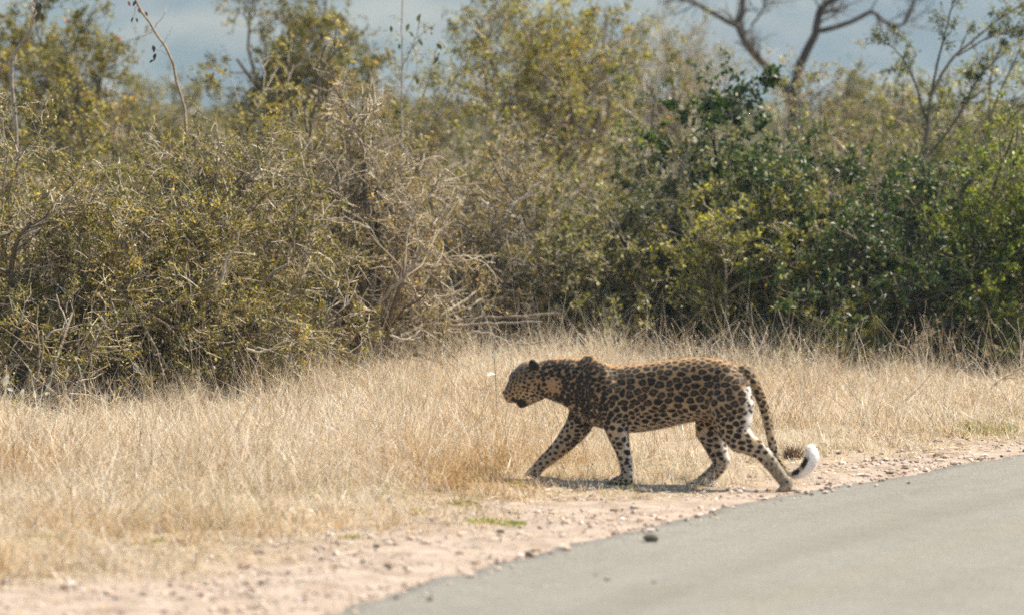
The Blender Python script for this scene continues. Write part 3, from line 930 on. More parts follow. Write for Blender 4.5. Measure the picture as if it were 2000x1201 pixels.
STRAW = [(3, (0.62, 0.50, 0.34)), (3, (0.72, 0.62, 0.46)), (0.9, (0.48, 0.34, 0.18)), (2.2, (0.84, 0.77, 0.64)), (0.7, (0.28, 0.19, 0.10))]
RUST = [(2, (0.50, 0.33, 0.15)), (2, (0.58, 0.42, 0.22)), (1, (0.40, 0.24, 0.10))]
WHITEY = [(2, (0.74, 0.65, 0.50)), (2, (0.68, 0.57, 0.40)), (1, (0.8, 0.74, 0.63))]
GREENISH = [(2, (0.30, 0.30, 0.11)), (2, (0.42, 0.38, 0.17)), (1, (0.5, 0.43, 0.24))]

rng = np.random.default_rng(71)
n0 = 620000
x = rng.uniform(-5.2, 6.2, n0); y = rng.uniform(15.0, 29.5, n0)
keep = np.abs(x) < y * 0.1276 * 1.12 + 0.35
x, y = x[keep], y[keep]
gi = grass_in(x, y)
rag = 0.34 * fbm(x * 2.3, y * 2.3, 51) + 0.12 * fbm(x * 9, y * 9, 57)
gi = gi + rag
dens = np.clip(gi / 1.0 + 0.22, 0, 1) * np.clip(0.62 + 0.5 * fbm(x * 1.6, y * 1.6, 52), 0.12, 1)
dens = np.where(gi < -0.15, np.clip(0.12 + 0.10 * (gi + 0.6), 0, 1) * (fbm(x * 4, y * 4, 58) > 0.1), dens)
keep = rng.uniform(0, 1, len(x)) < dens * 0.82
x, y, gi = x[keep], y[keep], gi[keep]
# pull blades into tussocks
cx_, cy_ = rng.uniform(-5.5, 6.5, 2600), rng.uniform(15, 29.5, 2600)
kd = kdtree.KDTree(len(cx_))
for k in range(len(cx_)):
    kd.insert((cx_[k], cy_[k], 0), k)
kd.balance()
gxk = np.array([kd.find((a_, b_, 0))[1] for a_, b_ in zip(x[::1], y[::1])])
pull = rng.uniform(0.15, 0.85, len(x)) * (rng.uniform(0, 1, len(x)) < 0.6)
tus_h = rng.uniform(0.4, 1.45, 2600)[gxk]
x = x * (1 - pull) + cx_[gxk] * pull; y = y * (1 - pull) + cy_[gxk] * pull
n = len(x)
q_, _t = polar(x, y)
hmap = np.interp(gi, [-0.6, 0.0, 0.6, 1.4, 2.5, 5], [0.02, 0.045, 0.12, 0.20, 0.26, 0.29])
h = hmap * tus_h * rng.uniform(0.45, 1.2, n) * (1 + 0.40 * fbm(x * 0.9, y * 0.9, 53))
stalk = rng.uniform(0, 1, n) < 0.045
h = np.where(stalk & (gi > 0.4), h * 1.7, h)
w = np.where(stalk, 0.0022, rng.uniform(0.0022, 0.0050, n))
lean = np.where(stalk, rng.uniform(0.05, 0.7, n), rng.uniform(0.2, 1.8, n) ** 1.1)
tint = tint_pick(rng, n, STRAW, 0.14)
pr = fbm(x * 0.75 + 3, y * 0.75, 54); pw = fbm(x * 0.8 + 9, y * 0.8, 55); pg = fbm(x * 1.4, y * 1.4 + 4, 56)
sel = rng.uniform(0.0, 1.0, n) < pr * 0.9
tint[sel] = tint_pick(rng, int(sel.sum()), RUST, 0.14)
sel = rng.uniform(-0.1, 1.0, n) < pw * 1.2
tint[sel] = tint_pick(rng, int(sel.sum()), WHITEY, 0.10)
sel = (rng.uniform(0.0, 1.0, n) < pg * 0.4) & (h < 0.16)
tint[sel] = tint_pick(rng, int(sel.sum()), GREENISH, 0.14)
V, F, T = blades(rng, x, y, h, w, lean, None, tint)
g = Geo(); g.add(V, F, T)
print('GRASS', len(x))
link('dry_grass', g.mesh('dry_grass'), M_grass, kind='stuff')

# tall stalks with seed heads
rng = np.random.default_rng(72)
n0 = 4600
x = rng.uniform(-4, 5, n0); y = rng.uniform(17, 28, n0)
keep = (grass_in(x, y) > 0.7 + 0.3 * rng.uniform(size=n0)) & (grass_in(x, y) < 3.8) & ~((np.abs(x - 0.6) < 1.0) & (y < 20.4)) & (np.abs(x) < y * 0.145)
x, y = x[keep], y[keep]
n = len(x)
P = poly(rng, np.stack([x, y, 0 * x], 1), norm(np.stack([rng.normal(size=n) * 0.45, rng.normal(size=n) * 0.3, np.ones(n)], 1)), rng.uniform(0.24, 0.66, n), 6, 0.17)
tt = tint_pick(rng, n, WHITEY + STRAW, 0.1)
g = Geo()
g.add(*tubes(P, np.full(n, 0.0016), np.full(n, 0.0009), 3, tt))
hd = P[:, -2:]
g.add(*leaves(rng, hd, n * 4, (0.008, 0.02), WHITEY + RUST[:1], 0.22, 0.2, 0.004, tmin=0.0))
link('grass_stalks', g.mesh('grass_stalks'), M_grass, kind='stuff')

def tuft(name, px, py, rx, ry, n, hgt, palette, label, cat, group=None, seed=0, mat=None, wide=(0.004, 0.008)):
    rng = np.random.default_rng(seed + int(px))
    c = ground(px, py)
    root_loc = c
    a, r_ = rng.uniform(0, 2 * math.pi, n), np.sqrt(rng.uniform(0, 1, n))
    x, y = np.cos(a) * r_ * rx, np.sin(a) * r_ * ry
    V, F, T = blades(rng, x, y, hgt * rng.uniform(0.4, 1.1, n) * (1 - 0.5 * r_), rng.uniform(*wide, n), rng.uniform(0.2, 1.1, n), None, tint_pick(rng, n, palette, 0.15))
    o = link(name, mesh_np(name, V, F, T), mat or M_leaf, loc=root_loc)
    return tag(o, label, cat, group)

FRESH = [(2, (0.20, 0.26, 0.05)), (2, (0.28, 0.33, 0.07)), (1, (0.38, 0.38, 0.15))]
DULL = [(2, (0.28, 0.28, 0.08)), (1, (0.36, 0.33, 0.13)), (2, (0.20, 0.21, 0.06))]
VG = 'green tufts along the verge'
tuft('green_tuft', 945, 1020, 0.10, 0.12, 260, 0.035, FRESH, 'bright green low tuft on bare sand, widest of the verge tufts', 'tuft', VG, 1)
tuft('green_tuft', 1000, 1023, 0.07, 0.10, 160, 0.028, FRESH, 'small bright green sprig touching the right end of the widest green tuft', 'tuft', VG, 2)
tuft('green_tuft', 905, 984, 0.07, 0.11, 160, 0.035, DULL, 'dull olive tuft just behind the bright green tuft on bare sand', 'tuft', VG, 3)
tuft('green_tuft', 1012, 950, 0.06, 0.10, 160, 0.06, DULL, 'olive grass tuft right beside the leopard\'s reaching front paw', 'tuft', VG, 4)
tuft('green_tuft', 300, 1058, 0.06, 0.10, 130, 0.04, DULL, 'small green tuft in short pale grass, above and left of the rust brown clod', 'tuft', VG, 5)
tuft('green_tuft', 685, 1052, 0.06, 0.12, 130, 0.035, DULL, 'low green tuft in thin short grass above the dark clod on the gravel', 'tuft', VG, 6)
tuft('green_tuft', 95, 1052, 0.08, 0.10, 150, 0.05, DULL, 'olive green tuft in short pale grass near the lower left corner', 'tuft', VG, 7)
tuft('green_tuft', 810, 1003, 0.06, 0.10, 130, 0.05, DULL + RUST, 'brownish green tuft at the grass edge left of the dull olive tuft', 'tuft', VG, 8)
tuft('dry_tuft', 1548, 893, 0.055, 0.08, 170, 0.11, [(2, (0.12, 0.07, 0.04)), (1, (0.20, 0.12, 0.07))], 'dark brown dead tuft in pale grass above the white tail tip', 'tuft', None, 9, M_grass)
tuft('green_tuft', 1905, 845, 0.25, 0.22, 500, 0.12, DULL + FRESH[:1] + STRAW[:1], 'yellow green patch of taller grass near the right edge', 'tuft', VG, 10)

# ------------------------------------------------------------------ gravel and stones
def ico():
    t = (1 + 5 ** 0.5) / 2
    v = np.array([[-1, t, 0], [1, t, 0], [-1, -t, 0], [1, -t, 0], [0, -1, t], [0, 1, t], [0, -1, -t], [0, 1, -t], [t, 0, -1], [t, 0, 1], [-t, 0, -1], [-t, 0, 1]], float)
    f = np.array([[0, 11, 5], [0, 5, 1], [0, 1, 7], [0, 7, 10], [0, 10, 11], [1, 5, 9], [5, 11, 4], [11, 10, 2], [10, 7, 6], [7, 1, 8],
                  [3, 9, 4], [3, 4, 2], [3, 2, 6], [3, 6, 8], [3, 8, 9], [4, 9, 5], [2, 4, 11], [6, 2, 10], [8, 6, 7], [9, 8, 1]])
    return norm(v), f
IV, IF = ico()
def pebbles(rng, x, y, z, s, tints, flat=0.65):
    n = len(x)
    sc_ = s[:, None] * rng.uniform(0.6, 1.25, (n, 3)) * np.array([1, 1, flat])
    ang = rng.uniform(0, 6.28, n)
    V = IV[None] * rng.uniform(0.78, 1.15, (n, 12, 1)) * sc_[:, None, :]
    ca, sa = np.cos(ang)[:, None], np.sin(ang)[:, None]
    vx, vy = V[..., 0] * ca - V[..., 1] * sa, V[..., 0] * sa + V[..., 1] * ca
    V = np.stack([vx + x[:, None], vy + y[:, None], V[..., 2] + (z + s * flat * 0.45)[:, None]], -1)
    F = (IF[None] + (np.arange(n) * 12)[:, None, None]).reshape(-1, 3)
    return V.reshape(-1, 3), F, np.repeat(tints, 12, axis=0)

rng = np.random.default_rng(81)
GRAV = [(4, (0.48, 0.37, 0.29)), (3, (0.55, 0.45, 0.37)), (2, (0.38, 0.28, 0.21)), (1.4, (0.62, 0.54, 0.48)), (0.6, (0.24, 0.18, 0.13)), (0.15, (0.13, 0.11, 0.09))]
n0 = 62000
x = rng.uniform(-3.6, 4.2, n0); y = rng.uniform(13.6, 24, n0)
q_, th_ = polar(x, y)
gi = grass_in(x, y)
p = np.where((q_ > -0.03) & (gi < 0.8), np.clip(0.9 - 0.5 * np.clip(gi + 0.6, 0, 1.4), 0.1, 1), 0) * np.clip(0.45 + 0.85 * fbm(x * 3, y * 3, 82), 0.06, 1)
p = np.where((q_ <= -0.03) & (q_ > -0.30), 0.35 * np.exp(q_ / 0.07) + 0.004, p)
p = np.where((q_ <= -0.30) & (q_ > -5.5), 0.010, p)
keep = (rng.uniform(size=n0) < p) & (np.abs(x) < y * 0.15)
x, y, q_ = x[keep], y[keep], q_[keep]
n = len(x)
s = np.clip(np.exp(rng.normal(math.log(0.0062), 0.6, n)), 0.0028, 0.024)
z = ground_z(x, y) - s * 0.1
z = np.where(q_ < 0, 0.010, z)
s = np.where(q_ < -0.3, np.minimum(s, 0.006), s)
g = Geo(); g.add(*pebbles(rng, x, y, z, s, tint_pick(rng, n, GRAV, 0.12)))
link('gravel', g.mesh('gravel'), M_stone, kind='stuff')

# dry leaf and straw litter on the bare verge
n0 = 34000
x = rng.uniform(-3.6, 4.0, n0); y = rng.uniform(14, 23.5, n0)
q_, th_ = polar(x, y); gi = grass_in(x, y)
keep = (q_ > 0.15) & (gi < 0.9) & (rng.uniform(size=n0) < np.clip(1.0 + 0.9 * gi, 0.06, 1) * np.clip(0.5 + 0.9 * fbm(x * 2.5, y * 2.5, 83), 0.05, 1)) & (np.abs(x) < y * 0.15)
x, y = x[keep], y[keep]; n = len(x)
p0 = np.stack([x, y, ground_z(x, y) + 0.006], 1)
dd = norm(np.stack([rng.normal(size=n), rng.normal(size=n), rng.normal(size=n) * 0.12], 1))
P = np.stack([p0, p0 + dd * rng.uniform(0.02, 0.09, (n, 1))], 1)
P[..., 2] = np.maximum(P[..., 2], 0.004)
g = Geo()
g.add(*tubes(P, np.full(n, 0.0014), np.full(n, 0.001), 3, tint_pick(rng, n, WHITEY + STRAW + [(1, (0.2, 0.14, 0.09))])))
g.add(*leaves(rng, P, n // 2, (0.012, 0.03), RUST + STRAW + [(1, (0.2, 0.13, 0.08))], 0.5, 1.0, 0.004))
link('litter', g.mesh('litter'), M_grass, kind='stuff')

def stone(px, py, size, label, colr, flat=0.7, seed=0, group=None, z=None, name='stone', wide=1.0):
    rng = np.random.default_rng(int(px * 3 + py) + seed)
    c = ground(px, py)
    c[2] = (ground_z(c[0], c[1]) if z is None else z)
    # subdivide an icosahedron once and roughen it
    v, f = IV.copy(), IF
    cache, vv, ff = {}, list(v), []
    def mid(a_, b_):
        k = (min(a_, b_), max(a_, b_))
        if k not in cache:
            vv.append(norm((vv[a_] + vv[b_]) / 2)); cache[k] = len(vv) - 1
        return cache[k]
    for a_, b_, d_ in f:
        ab, bd, da = mid(a_, b_), mid(b_, d_), mid(d_, a_)
        ff += [[a_, ab, da], [b_, bd, ab], [d_, da, bd], [ab, bd, da]]
    v = np.array(vv)
    dirs = norm(rng.normal(size=(7, 3)))
    rad = 1 - 0.30 * np.max(np.clip(v @ dirs.T - 0.62, 0, 1), axis=1) / 0.38 + 0.05 * rng.normal(size=len(v))
    v = v * rad[:, None] * np.array([wide, 0.85, flat]) * size
    v[:, 2] += size * flat * 0.72
    tints = np.clip(np.tile(colr, (len(v), 1)) * (1 + 0.08 * rng.normal(size=(len(v), 1))), 0.01, 1)
    o = link(name, mesh_np(name, v, ff, tints), M_stone, loc=c)
    return tag(o, label, 'stone', group)

DK, BR, GY = (0.13, 0.11, 0.075), (0.22, 0.16, 0.11), (0.34, 0.31, 0.27)
RS, GS = 'loose stones on the asphalt', 'dark stones on the gravel verge'
stone(1271, 1062, 0.036, 'large dark rounded stone lying alone on the asphalt below the leopard', DK, 0.62, group=RS, z=0.010)
stone(1188, 1139, 0.016, 'middle sized grey brown stone on the asphalt below the large dark stone', GY, 0.6, group=RS, z=0.012)
stone(1277, 1144, 0.009, 'small dark stone on the asphalt, straight below the large dark one', DK, 0.7, group=RS, z=0.012)
stone(1164, 1129, 0.008, 'tiny stone on the asphalt just left of the middle sized grey brown one', BR, 0.7, group=RS, z=0.012)
stone(840, 1178, 0.013, 'small dark stone on the asphalt near the bottom edge of the view', DK, 0.7, group=RS, z=0.012)
stone(775, 1174, 0.012, 'small dark stone on the asphalt hard by the gravel, near the bottom edge', BR, 0.7, group=RS, z=0.012)
stone(1775, 948, 0.010, 'small reddish stone on the asphalt at the upper right', (0.2, 0.1, 0.07), 0.6, group=RS, z=0.012)
stone(1585, 971, 0.014, 'small brown stone on the asphalt edge beside the leopard\'s hind paw', BR, 0.5, group=RS, z=0.012)
stone(687, 1188, 0.015, 'brown stone on the gravel edge at the very bottom of the view', BR, 0.6, group=GS)
stone(1047, 1076, 0.018, 'flat dark brown stone where the gravel meets the asphalt, left of the large dark stone', BR, 0.45, group=GS, wide=1.4)
stone(925, 1101, 0.015, 'flat brown stone on the gravel left of the flat dark brown one', BR, 0.45, group=GS, wide=1.4)
stone(516, 1143, 0.020, 'blackish stone on the pale gravel in the lower left', DK, 0.5, group=GS, wide=1.3)
stone(478, 1108, 0.026, 'rust brown clod above the blackish stone on the gravel', (0.27, 0.17, 0.10), 0.45, group=GS, wide=1.4)
stone(760, 1105, 0.022, 'dark clod on the gravel between the blackish stone and the road', BR, 0.5, group=GS, wide=1.3)
stone(735, 1075, 0.020, 'brown clod on the gravel just behind the dark clod', BR, 0.5, group=GS)
stone(362, 1121, 0.020, 'grey brown clod on the gravel left of the rust brown clod', BR, 0.45, group=GS)
stone(495, 1188, 0.022, 'long flat dark stone on the gravel at the bottom left', BR, 0.35, group=GS, wide=1.8)
stone(1252, 959, 0.034, 'dark flat stone just right of the leopard\'s standing front paw', (0.16, 0.13, 0.10), 0.42, group=GS, wide=1.2)
stone(1557, 962, 0.018, 'brown stone touching the leopard\'s rear hind paw', BR, 0.5, group=GS)
stone(1690, 930, 0.022, 'low grey stone on the gravel right of the white tail tip', GY, 0.4, group=GS, wide=1.4)
stone(1745, 925, 0.026, 'flat dark stone on the gravel, rightmost near the asphalt', BR, 0.35, group=GS, wide=1.8)
stone(1598, 946, 0.014, 'small brown stone on the gravel under the white tail tip', BR, 0.5, group=GS)
stone(1617, 948, 0.015, 'small dark stone on the gravel right of the one under the tail tip', DK, 0.45, group=GS, wide=1.3)
stone(1833, 893, 0.030, 'pointed grey brown rock on the gravel at the grass edge on the right', BR, 0.6, group=GS)
stone(1785, 903, 0.024, 'brown rock on the gravel left of the pointed rock', BR, 0.45, group=GS, wide=1.4)
stone(1768, 915, 0.020, 'dark brown rock on the gravel above the rightmost flat stone', DK, 0.45, group=GS, wide=1.3)
stone(1200, 993, 0.020, 'dark clod on the sand below the standing front paw', BR, 0.4, group=GS, wide=1.3)
stone(1240, 991, 0.018, 'dark flat clod on the sand right of the clod below the front paw', BR, 0.35, group=GS, wide=1.5)
stone(1075, 1022, 0.016, 'grey stone on the sand right of the bright green tuft', GY, 0.5, group=GS)

# ------------------------------------------------------------------ leopard
YAW = R(20)
LO = np.array([(1250 - 1000.0) * 19.95 / FPX, 19.95, 0.0])
BH = np.array([-math.cos(YAW), math.sin(YAW), 0.0])          # towards the head
BN = np.array([-math.sin(YAW), -math.cos(YAW), 0.0])         # towards the viewer's side
CAMP = np.array([0, 0, CAM_H])
def LP(px, py, yl=0.0):
    """local leopard coordinates (s, lateral, z) of a photo pixel on the plane lateral = yl"""
    p1 = at(px, py, 20.0)
    d = p1 - CAMP
    k = ((LO + BN * yl - CAMP) @ BN) / (d @ BN)
    w = CAMP + d * k
    return np.array([(w - LO) @ BH, yl, w[2]])
M2 = 1.0 / 393.0 / math.cos(YAW) * 0.97

parts = []
def section_tube(C, A, B, ra, rb, ex=2.0, seg=28):
    """closed loft: centres C, axes A and B with radii ra, rb"""
    n = len(C)
    t = np.arange(seg) * 2 * math.pi / seg
    c, s = np.cos(t), np.sin(t)
    cc, ss = np.sign(c) * np.abs(c) ** (2 / ex), np.sign(s) * np.abs(s) ** (2 / ex)
    V = C[:, None] + A[:, None] * (ra[:, None] * cc[None])[..., None] + B[:, None] * (rb[:, None] * ss[None])[..., None]
    V = V.reshape(-1, 3)
    F = []
    for i in range(n - 1):
        for k in range(seg):
            k2 = (k + 1) % seg
            F.append([i * seg + k, i * seg + k2, (i + 1) * seg + k2, (i + 1) * seg + k])
    V = np.vstack([V, C[0], C[-1]])
    a, b_ = n * seg, n * seg + 1
    for k in range(seg):
        k2 = (k + 1) % seg
        F.append([a, k2, k])
        F.append([b_, (n - 1) * seg + k, (n - 1) * seg + k2])
    parts.append((V, F))

def spline(vals, n):
    return limb(np.asarray(vals, float), 0, 0, n)[0]

def chain(pts, flat=0.8, n=None, yscale=None):
    """pts: (px, py, lateral, radius in px); a tapered limb with rounded ends"""
    P = np.array([np.append(LP(a, b_, c), d * M2 * 1.0) for a, b_, c, d in pts])
    n = n or 7 * len(pts)
    Q = spline(P, n)
    C, r = Q[:, :3], np.maximum(Q[:, 3], 0.004)
    T = norm(np.gradient(C, axis=0))
    Y = np.tile([0, 1.0, 0], (n, 1))
    A = norm(np.cross(Y, T))
    B = norm(np.cross(T, A))
    # round the ends
    for end, sgn in ((0, -1), (-1, 1)):
        extra = [(0.55, 0.84), (0.85, 0.53), (0.98, 0.2)]
        base, tb, rb = C[end].copy(), T[end].copy() * sgn, r[end]
        add = [base + tb * rb * e for e, _ in extra]
        ad_r = [rb * k for _, k in extra]
        if end == 0:
            C = np.vstack([add[::-1], C]); r = np.concatenate([ad_r[::-1], r])
            A = np.vstack([[A[0]] * 3, A]); B = np.vstack([[B[0]] * 3, B]); T = np.vstack([[T[0]] * 3, T])
        else:
            C = np.vstack([C, add]); r = np.concatenate([r, ad_r])
            A = np.vstack([A, [A[-1]] * 3]); B = np.vstack([B, [B[-1]] * 3])
    section_tube(C, A, B, r, r * flat, 2.0, 20)

def blob(px, py, yl, rs, ry, rz, tilt=0.0):
    """ellipsoid: radii along body, lateral, vertical in metres"""
    c = LP(px, py, yl)
    t = np.linspace(-1, 1, 13) * math.pi / 2 * 0.985
    ax = np.array([math.cos(tilt), 0, math.sin(tilt)])
    up = np.array([-math.sin(tilt), 0, math.cos(tilt)])
    C = c + np.sin(t)[:, None] * rs * ax
    section_tube(C, np.tile(up, (13, 1)), np.tile([0, 1.0, 0], (13, 1)), np.cos(t) * rz, np.cos(t) * ry, 2.0, 20)

torso = np.array([  # px, top, bottom, half width
    (1052, 706, 772, .058), (1075, 699, 780, .064), (1105, 698, 792, .074), (1130, 698, 812, .088), (1160, 702, 830, .102),
    (1195, 711, 838, .112), (1230, 711, 843, .122), (1270, 706.5, 840, .128), (1310, 701.5, 832, .124), (1350, 697, 823, .112),
    (1390, 698, 818, .104), (1420, 704, 812, .098), (1448, 719, 800, .082), (1468, 738, 785, .058)], float)
rows = []
for px, tp, bt, hw in torso:
    a, b_ = LP(px, tp), LP(px, bt)
    rows.append([a[0], (a[2] + b_[2]) / 2, (a[2] - b_[2]) / 2, hw])
Q = spline(np.array(rows), 60)
C = np.stack([Q[:, 0], 0 * Q[:, 0], Q[:, 1]], 1)
section_tube(C, np.tile([0, 0, 1.0], (60, 1)), np.tile([0, 1.0, 0], (60, 1)), Q[:, 2], Q[:, 3], 2.25, 40)

# shoulders, haunches
chain([(1150, 714, .046, 22), (1166, 737, .075, 30), (1186, 775, .092, 34), (1198, 812, .095, 29), (1205, 838, .092, 23)], 0.62)
chain([(1140, 716, -.050, 18), (1150, 745, -.075, 28), (1150, 785, -.088, 30), (1140, 812, -.085, 26)], 0.62)
chain([(1412, 735, .055, 26), (1425, 765, .075, 40), (1428, 800, .085, 43), (1432, 832, .087, 34), (1444, 858, .088, 25)], 0.66)
chain([(1405, 740, -.055, 26), (1405, 770, -.072, 38), (1396, 805, -.082, 38), (1388, 838, -.085, 31)], 0.66)
# legs
chain([(1200, 818, .093, 25), (1208, 850, .092, 20.5), (1216, 878, .09, 15), (1221, 898, .09, 13.5), (1224, 918, .09, 11.5), (1222, 932, .09, 11)], 0.78)
chain([(1228, 937, .09, 8.5), (1215, 937, .09, 10.5), (1202, 939, .09, 8.5)], 1.35)
for dy in (-.034, -.012, .012, .034):
    chain([(1206, 938, .09 + dy, 6), (1195, 941, .09 + dy * 1.15, 6.2)], 0.85)
chain([(1142, 802, -.08, 30), (1128, 832, -.082, 25), (1106, 860, -.084, 19.5), (1084, 882, -.085, 15.5), (1064, 900, -.086, 14), (1050, 914, -.086, 12)], 0.78)
chain([(1054, 910, -.086, 11), (1044, 920, -.086, 12), (1034, 928, -.086, 9.5)], 1.15)
for dy in (-.030, -.010, .010, .030):
    chain([(1040, 922, -.086 + dy, 6), (1029, 931, -.086 + dy * 1.2, 6)], 0.85)
chain([(1432, 820, .087, 38), (1440, 848, .09, 28), (1464, 868, .09, 20), (1484, 880, .09, 16.5), (1504, 902, .09, 14), (1522, 926, .09, 12.5), (1534, 944, .09, 11)], 0.74)
chain([(1540, 938, .09, 8.5), (1537, 950, .09, 9.5), (1526, 957, .09, 7)], 1.35)
for dy in (-.032, -.011, .011, .032):
    chain([(1532, 953, .09 + dy, 5.6), (1521, 959, .09 + dy * 1.15, 5.8)], 0.85)
chain([(1396, 805, -.082, 38), (1389, 838, -.085, 30), (1396, 866, -.086, 23), (1404, 888, -.086, 18.5), (1409, 901, -.086, 15.5)], 0.72)
chain([(1411, 898, -.086, 15), (1399, 917, -.086, 14), (1380, 933, -.086, 12.5), (1366, 941, -.086, 10.5)], 0.76)
chain([(1374, 939, -.086, 9.5), (1360, 944, -.086, 10), (1350, 946, -.086, 8)], 1.25)
for dy in (-.032, -.011, .011, .032):
    chain([(1354, 946, -.086 + dy, 5.8), (1344, 949, -.086 + dy * 1.15, 6)], 0.85)
# tail
chain([(1452, 726, 0, 15), (1468, 744, 0, 12.5), (1482, 768, 0, 10.5), (1492, 795, 0, 9.5), (1499, 822, -.005, 9), (1505, 850, -.01, 8.5), (1511, 876, -.02, 8.2),
       (1521, 902, -.03, 8), (1534, 920, -.035, 8.2), (1550, 926, -.035, 9), (1566, 921, -.03, 11), (1579, 907, -.025, 13), (1586, 891, -.02, 13), (1582, 877, -.02, 10)], 0.95, n=90)
# head
blob(1043, 737, 0, .105, .084, .090, 0.25)
blob(1023, 744, 0, .078, .074, .076, 0.55)
chain([(1040, 742, 0, 33), (1022, 754, 0, 29), (1008, 764, 0, 23), (1001, 769, 0, 18)], 0.98)
chain([(1050, 766, 0, 17), (1032, 777, 0, 14), (1019, 787, 0, 10)], 1.3)
for sy in (1, -1):
    blob(1003, 770, .019 * sy, .030, .026, .027)
    blob(1040, 757, .045 * sy, .055, .034, .045)
    blob(1014, 733, .034 * sy, .030, .020, .016, 0.6)
    # ear: shallow rounded cup
    chain([(1048, 724, .052 * sy, 10), (1043, 714, .064 * sy, 11), (1040, 708.5, .070 * sy, 8.5)], 0.55)
chain([(1008, 744, 0, 13), (998, 758, 0, 10.5), (993, 766, 0, 8)], 1.5)

V = np.concatenate([p[0] for p in parts])
o_, F = 0, []
for pv_, pf in parts:
    F += [[k + o_ for k in f] for f in pf]
    o_ += len(pv_)
tmp_me = bpy.data.meshes.new('body_raw')
tmp_me.from_pydata([tuple(v) for v in V], [], F)
tmp = bpy.data.objects.new('body_raw', tmp_me)
col.objects.link(tmp)
mo = tmp.modifiers.new('r', 'REMESH'); mo.mode = 'VOXEL'; mo.voxel_size = 0.0063; mo.adaptivity = 0
mo = tmp.modifiers.new('s', 'SMOOTH'); mo.factor = 0.5; mo.iterations = 7
dg = bpy.context.evaluated_depsgraph_get()
body_me = bpy.data.meshes.new_from_object(tmp.evaluated_get(dg))
bpy.data.objects.remove(tmp)
body_me.name = 'body'
nv = len(body_me.vertices)
co = np.empty(nv * 3, np.float32); body_me.vertices.foreach_get('co', co); co = co.reshape(-1, 3).astype(float)
no = np.empty(nv * 3, np.float32); body_me.vertices.foreach_get('normal', no); no = no.reshape(-1, 3).astype(float)
body_me.polygons.foreach_set('use_smooth', np.ones(len(body_me.polygons), dtype=bool))

# landmarks in local coordinates
def S(px, py=760, yl=0.0):
    return LP(px, py, yl)[0]
s_, y_, z_ = co[:, 0], co[:, 1], co[:, 2]
def seg_dist(p, a, b_):
    ab = b_ - a
    t = np.clip(((p - a) @ ab) / (ab @ ab), 0, 1)
    return np.linalg.norm(p - (a + t[:, None] * ab), axis=1), t
def path_dist(pix):
    """distance to a pixel path and running parameter"""
    pts = [LP(a, b_, c) for a, b_, c in pix]
    best, par = np.full(nv, 9.0), np.zeros(nv)
    for k in range(len(pts) - 1):
        d, t = seg_dist(co, pts[k], pts[k + 1])
        m_ = d < best
        best[m_], par[m_] = d[m_], (k + t)[m_]
    return best, par
TAIL = [(1476, 755, 0), (1492, 795, 0), (1499, 822, -.005), (1505, 850, -.01), (1511, 876, -.02), (1521, 902, -.03), (1534, 920, -.035), (1550, 926, -.035),
        (1566, 921, -.03), (1578, 907, -.025), (1584, 891, -.02), (1581, 876, -.02)]
td, tp_ = path_dist(TAIL)
is_tail = (td < 0.048) & (s_ < S(1474)) & (np.abs(y_) < 0.045)
NH = [(1444, 858, .09), (1484, 880, .09), (1522, 926, .09), (1534, 950, .09)]
FH = [(1390, 850, -.086), (1404, 888, -.086), (1399, 917, -.086), (1352, 946, -.086)]
NF = [(1204, 840, .092), (1216, 878, .09), (1224, 918, .09), (1205, 940, .09)]
FF = [(1128, 832, -.082), (1084, 882, -.085), (1050, 914, -.086), (1032, 930, -.086)]
leg_d = np.stack([path_dist(p)[0] for p in (NH, FH, NF, FF)], 0)
leg_t = np.stack([path_dist(p)[1] for p in (NH, FH, NF, FF)], 0)
wl = leg_d.argmin(0)
legness = np.clip(1 - (leg_d.min(0) - 0.03) / 0.04, 0, 1) * (~is_tail)
head = np.clip((s_ - S(1075)) / 0.05, 0, 1)
shoulder = np.clip((s_ - S(1222)) / 0.09, 0, 1) * (1 - head)
flank = (1 - head) * (1 - shoulder) * (1 - legness)

# coat colours, with sunlit edges painted in
GOLD, BUFF, CREAM, WHITE = np.array([.33, .215, .105]), np.array([.43, .30, .165]), np.array([.52, .41, .28]), np.array([.80, .77, .72])
coat = np.tile(GOLD, (nv, 1))
def blend(c, w):
    global coat
    w = np.clip(w, 0, 1)[:, None]
    coat = coat * (1 - w) + c * w
blend(BUFF, (0.52 - z_) / 0.16)
blend(CREAM, (0.40 - z_) / 0.22 * (no[:, 2] < 0.3))
under = np.clip((-no[:, 2] - 0.35) / 0.4, 0, 1) * (1 - legness) * (~is_tail) * (1 - head)
blend(np.array([.58, .48, .36]), under * 0.85)
inner = np.where(wl % 2 == 0, -no[:, 1], no[:, 1])
blend(np.array([.42, .34, .25]), np.clip((inner - 0.1) / 0.5, 0, 1) * (z_ < 0.36) * (legness > 0.2) * (~is_tail))
rear = np.clip((-no[:, 0] - 0.45) / 0.3, 0, 1)
blend(WHITE, rear * legness * (z_ > 0.03))  # white fur, plus sun on the rear-facing edges put into the coat
hind = (s_ < S(1395)) & (~is_tail)
rump = np.clip((-no[:, 0] - 0.50) / 0.42, 0, 1) * hind * (z_ < LP(1455, 752)[2])
blend(WHITE, rump)
chin = (head > 0.3) & (no[:, 2] < -0.45)
blend(CREAM, chin * 0.8)
blend(np.array([.12, .09, .055]), head * np.clip((no[:, 2] + 0.1) / 0.5, 0, 1) * 0.8)
rim_glow = np.clip((no[:, 2] - 0.80) / 0.15, 0, 1) * (z_ > 0.55)
blend(np.array([.50, .30, .13]), rim_glow * 0.8)  # sunlit orange rim of the back, painted into the coat
meta = np.clip((leg_t[0] - 1.1) / 0.4, 0, 1) * (wl == 0) * (legness > 0.3)
blend(np.array([.30, .24, .16]), meta * 0.85)
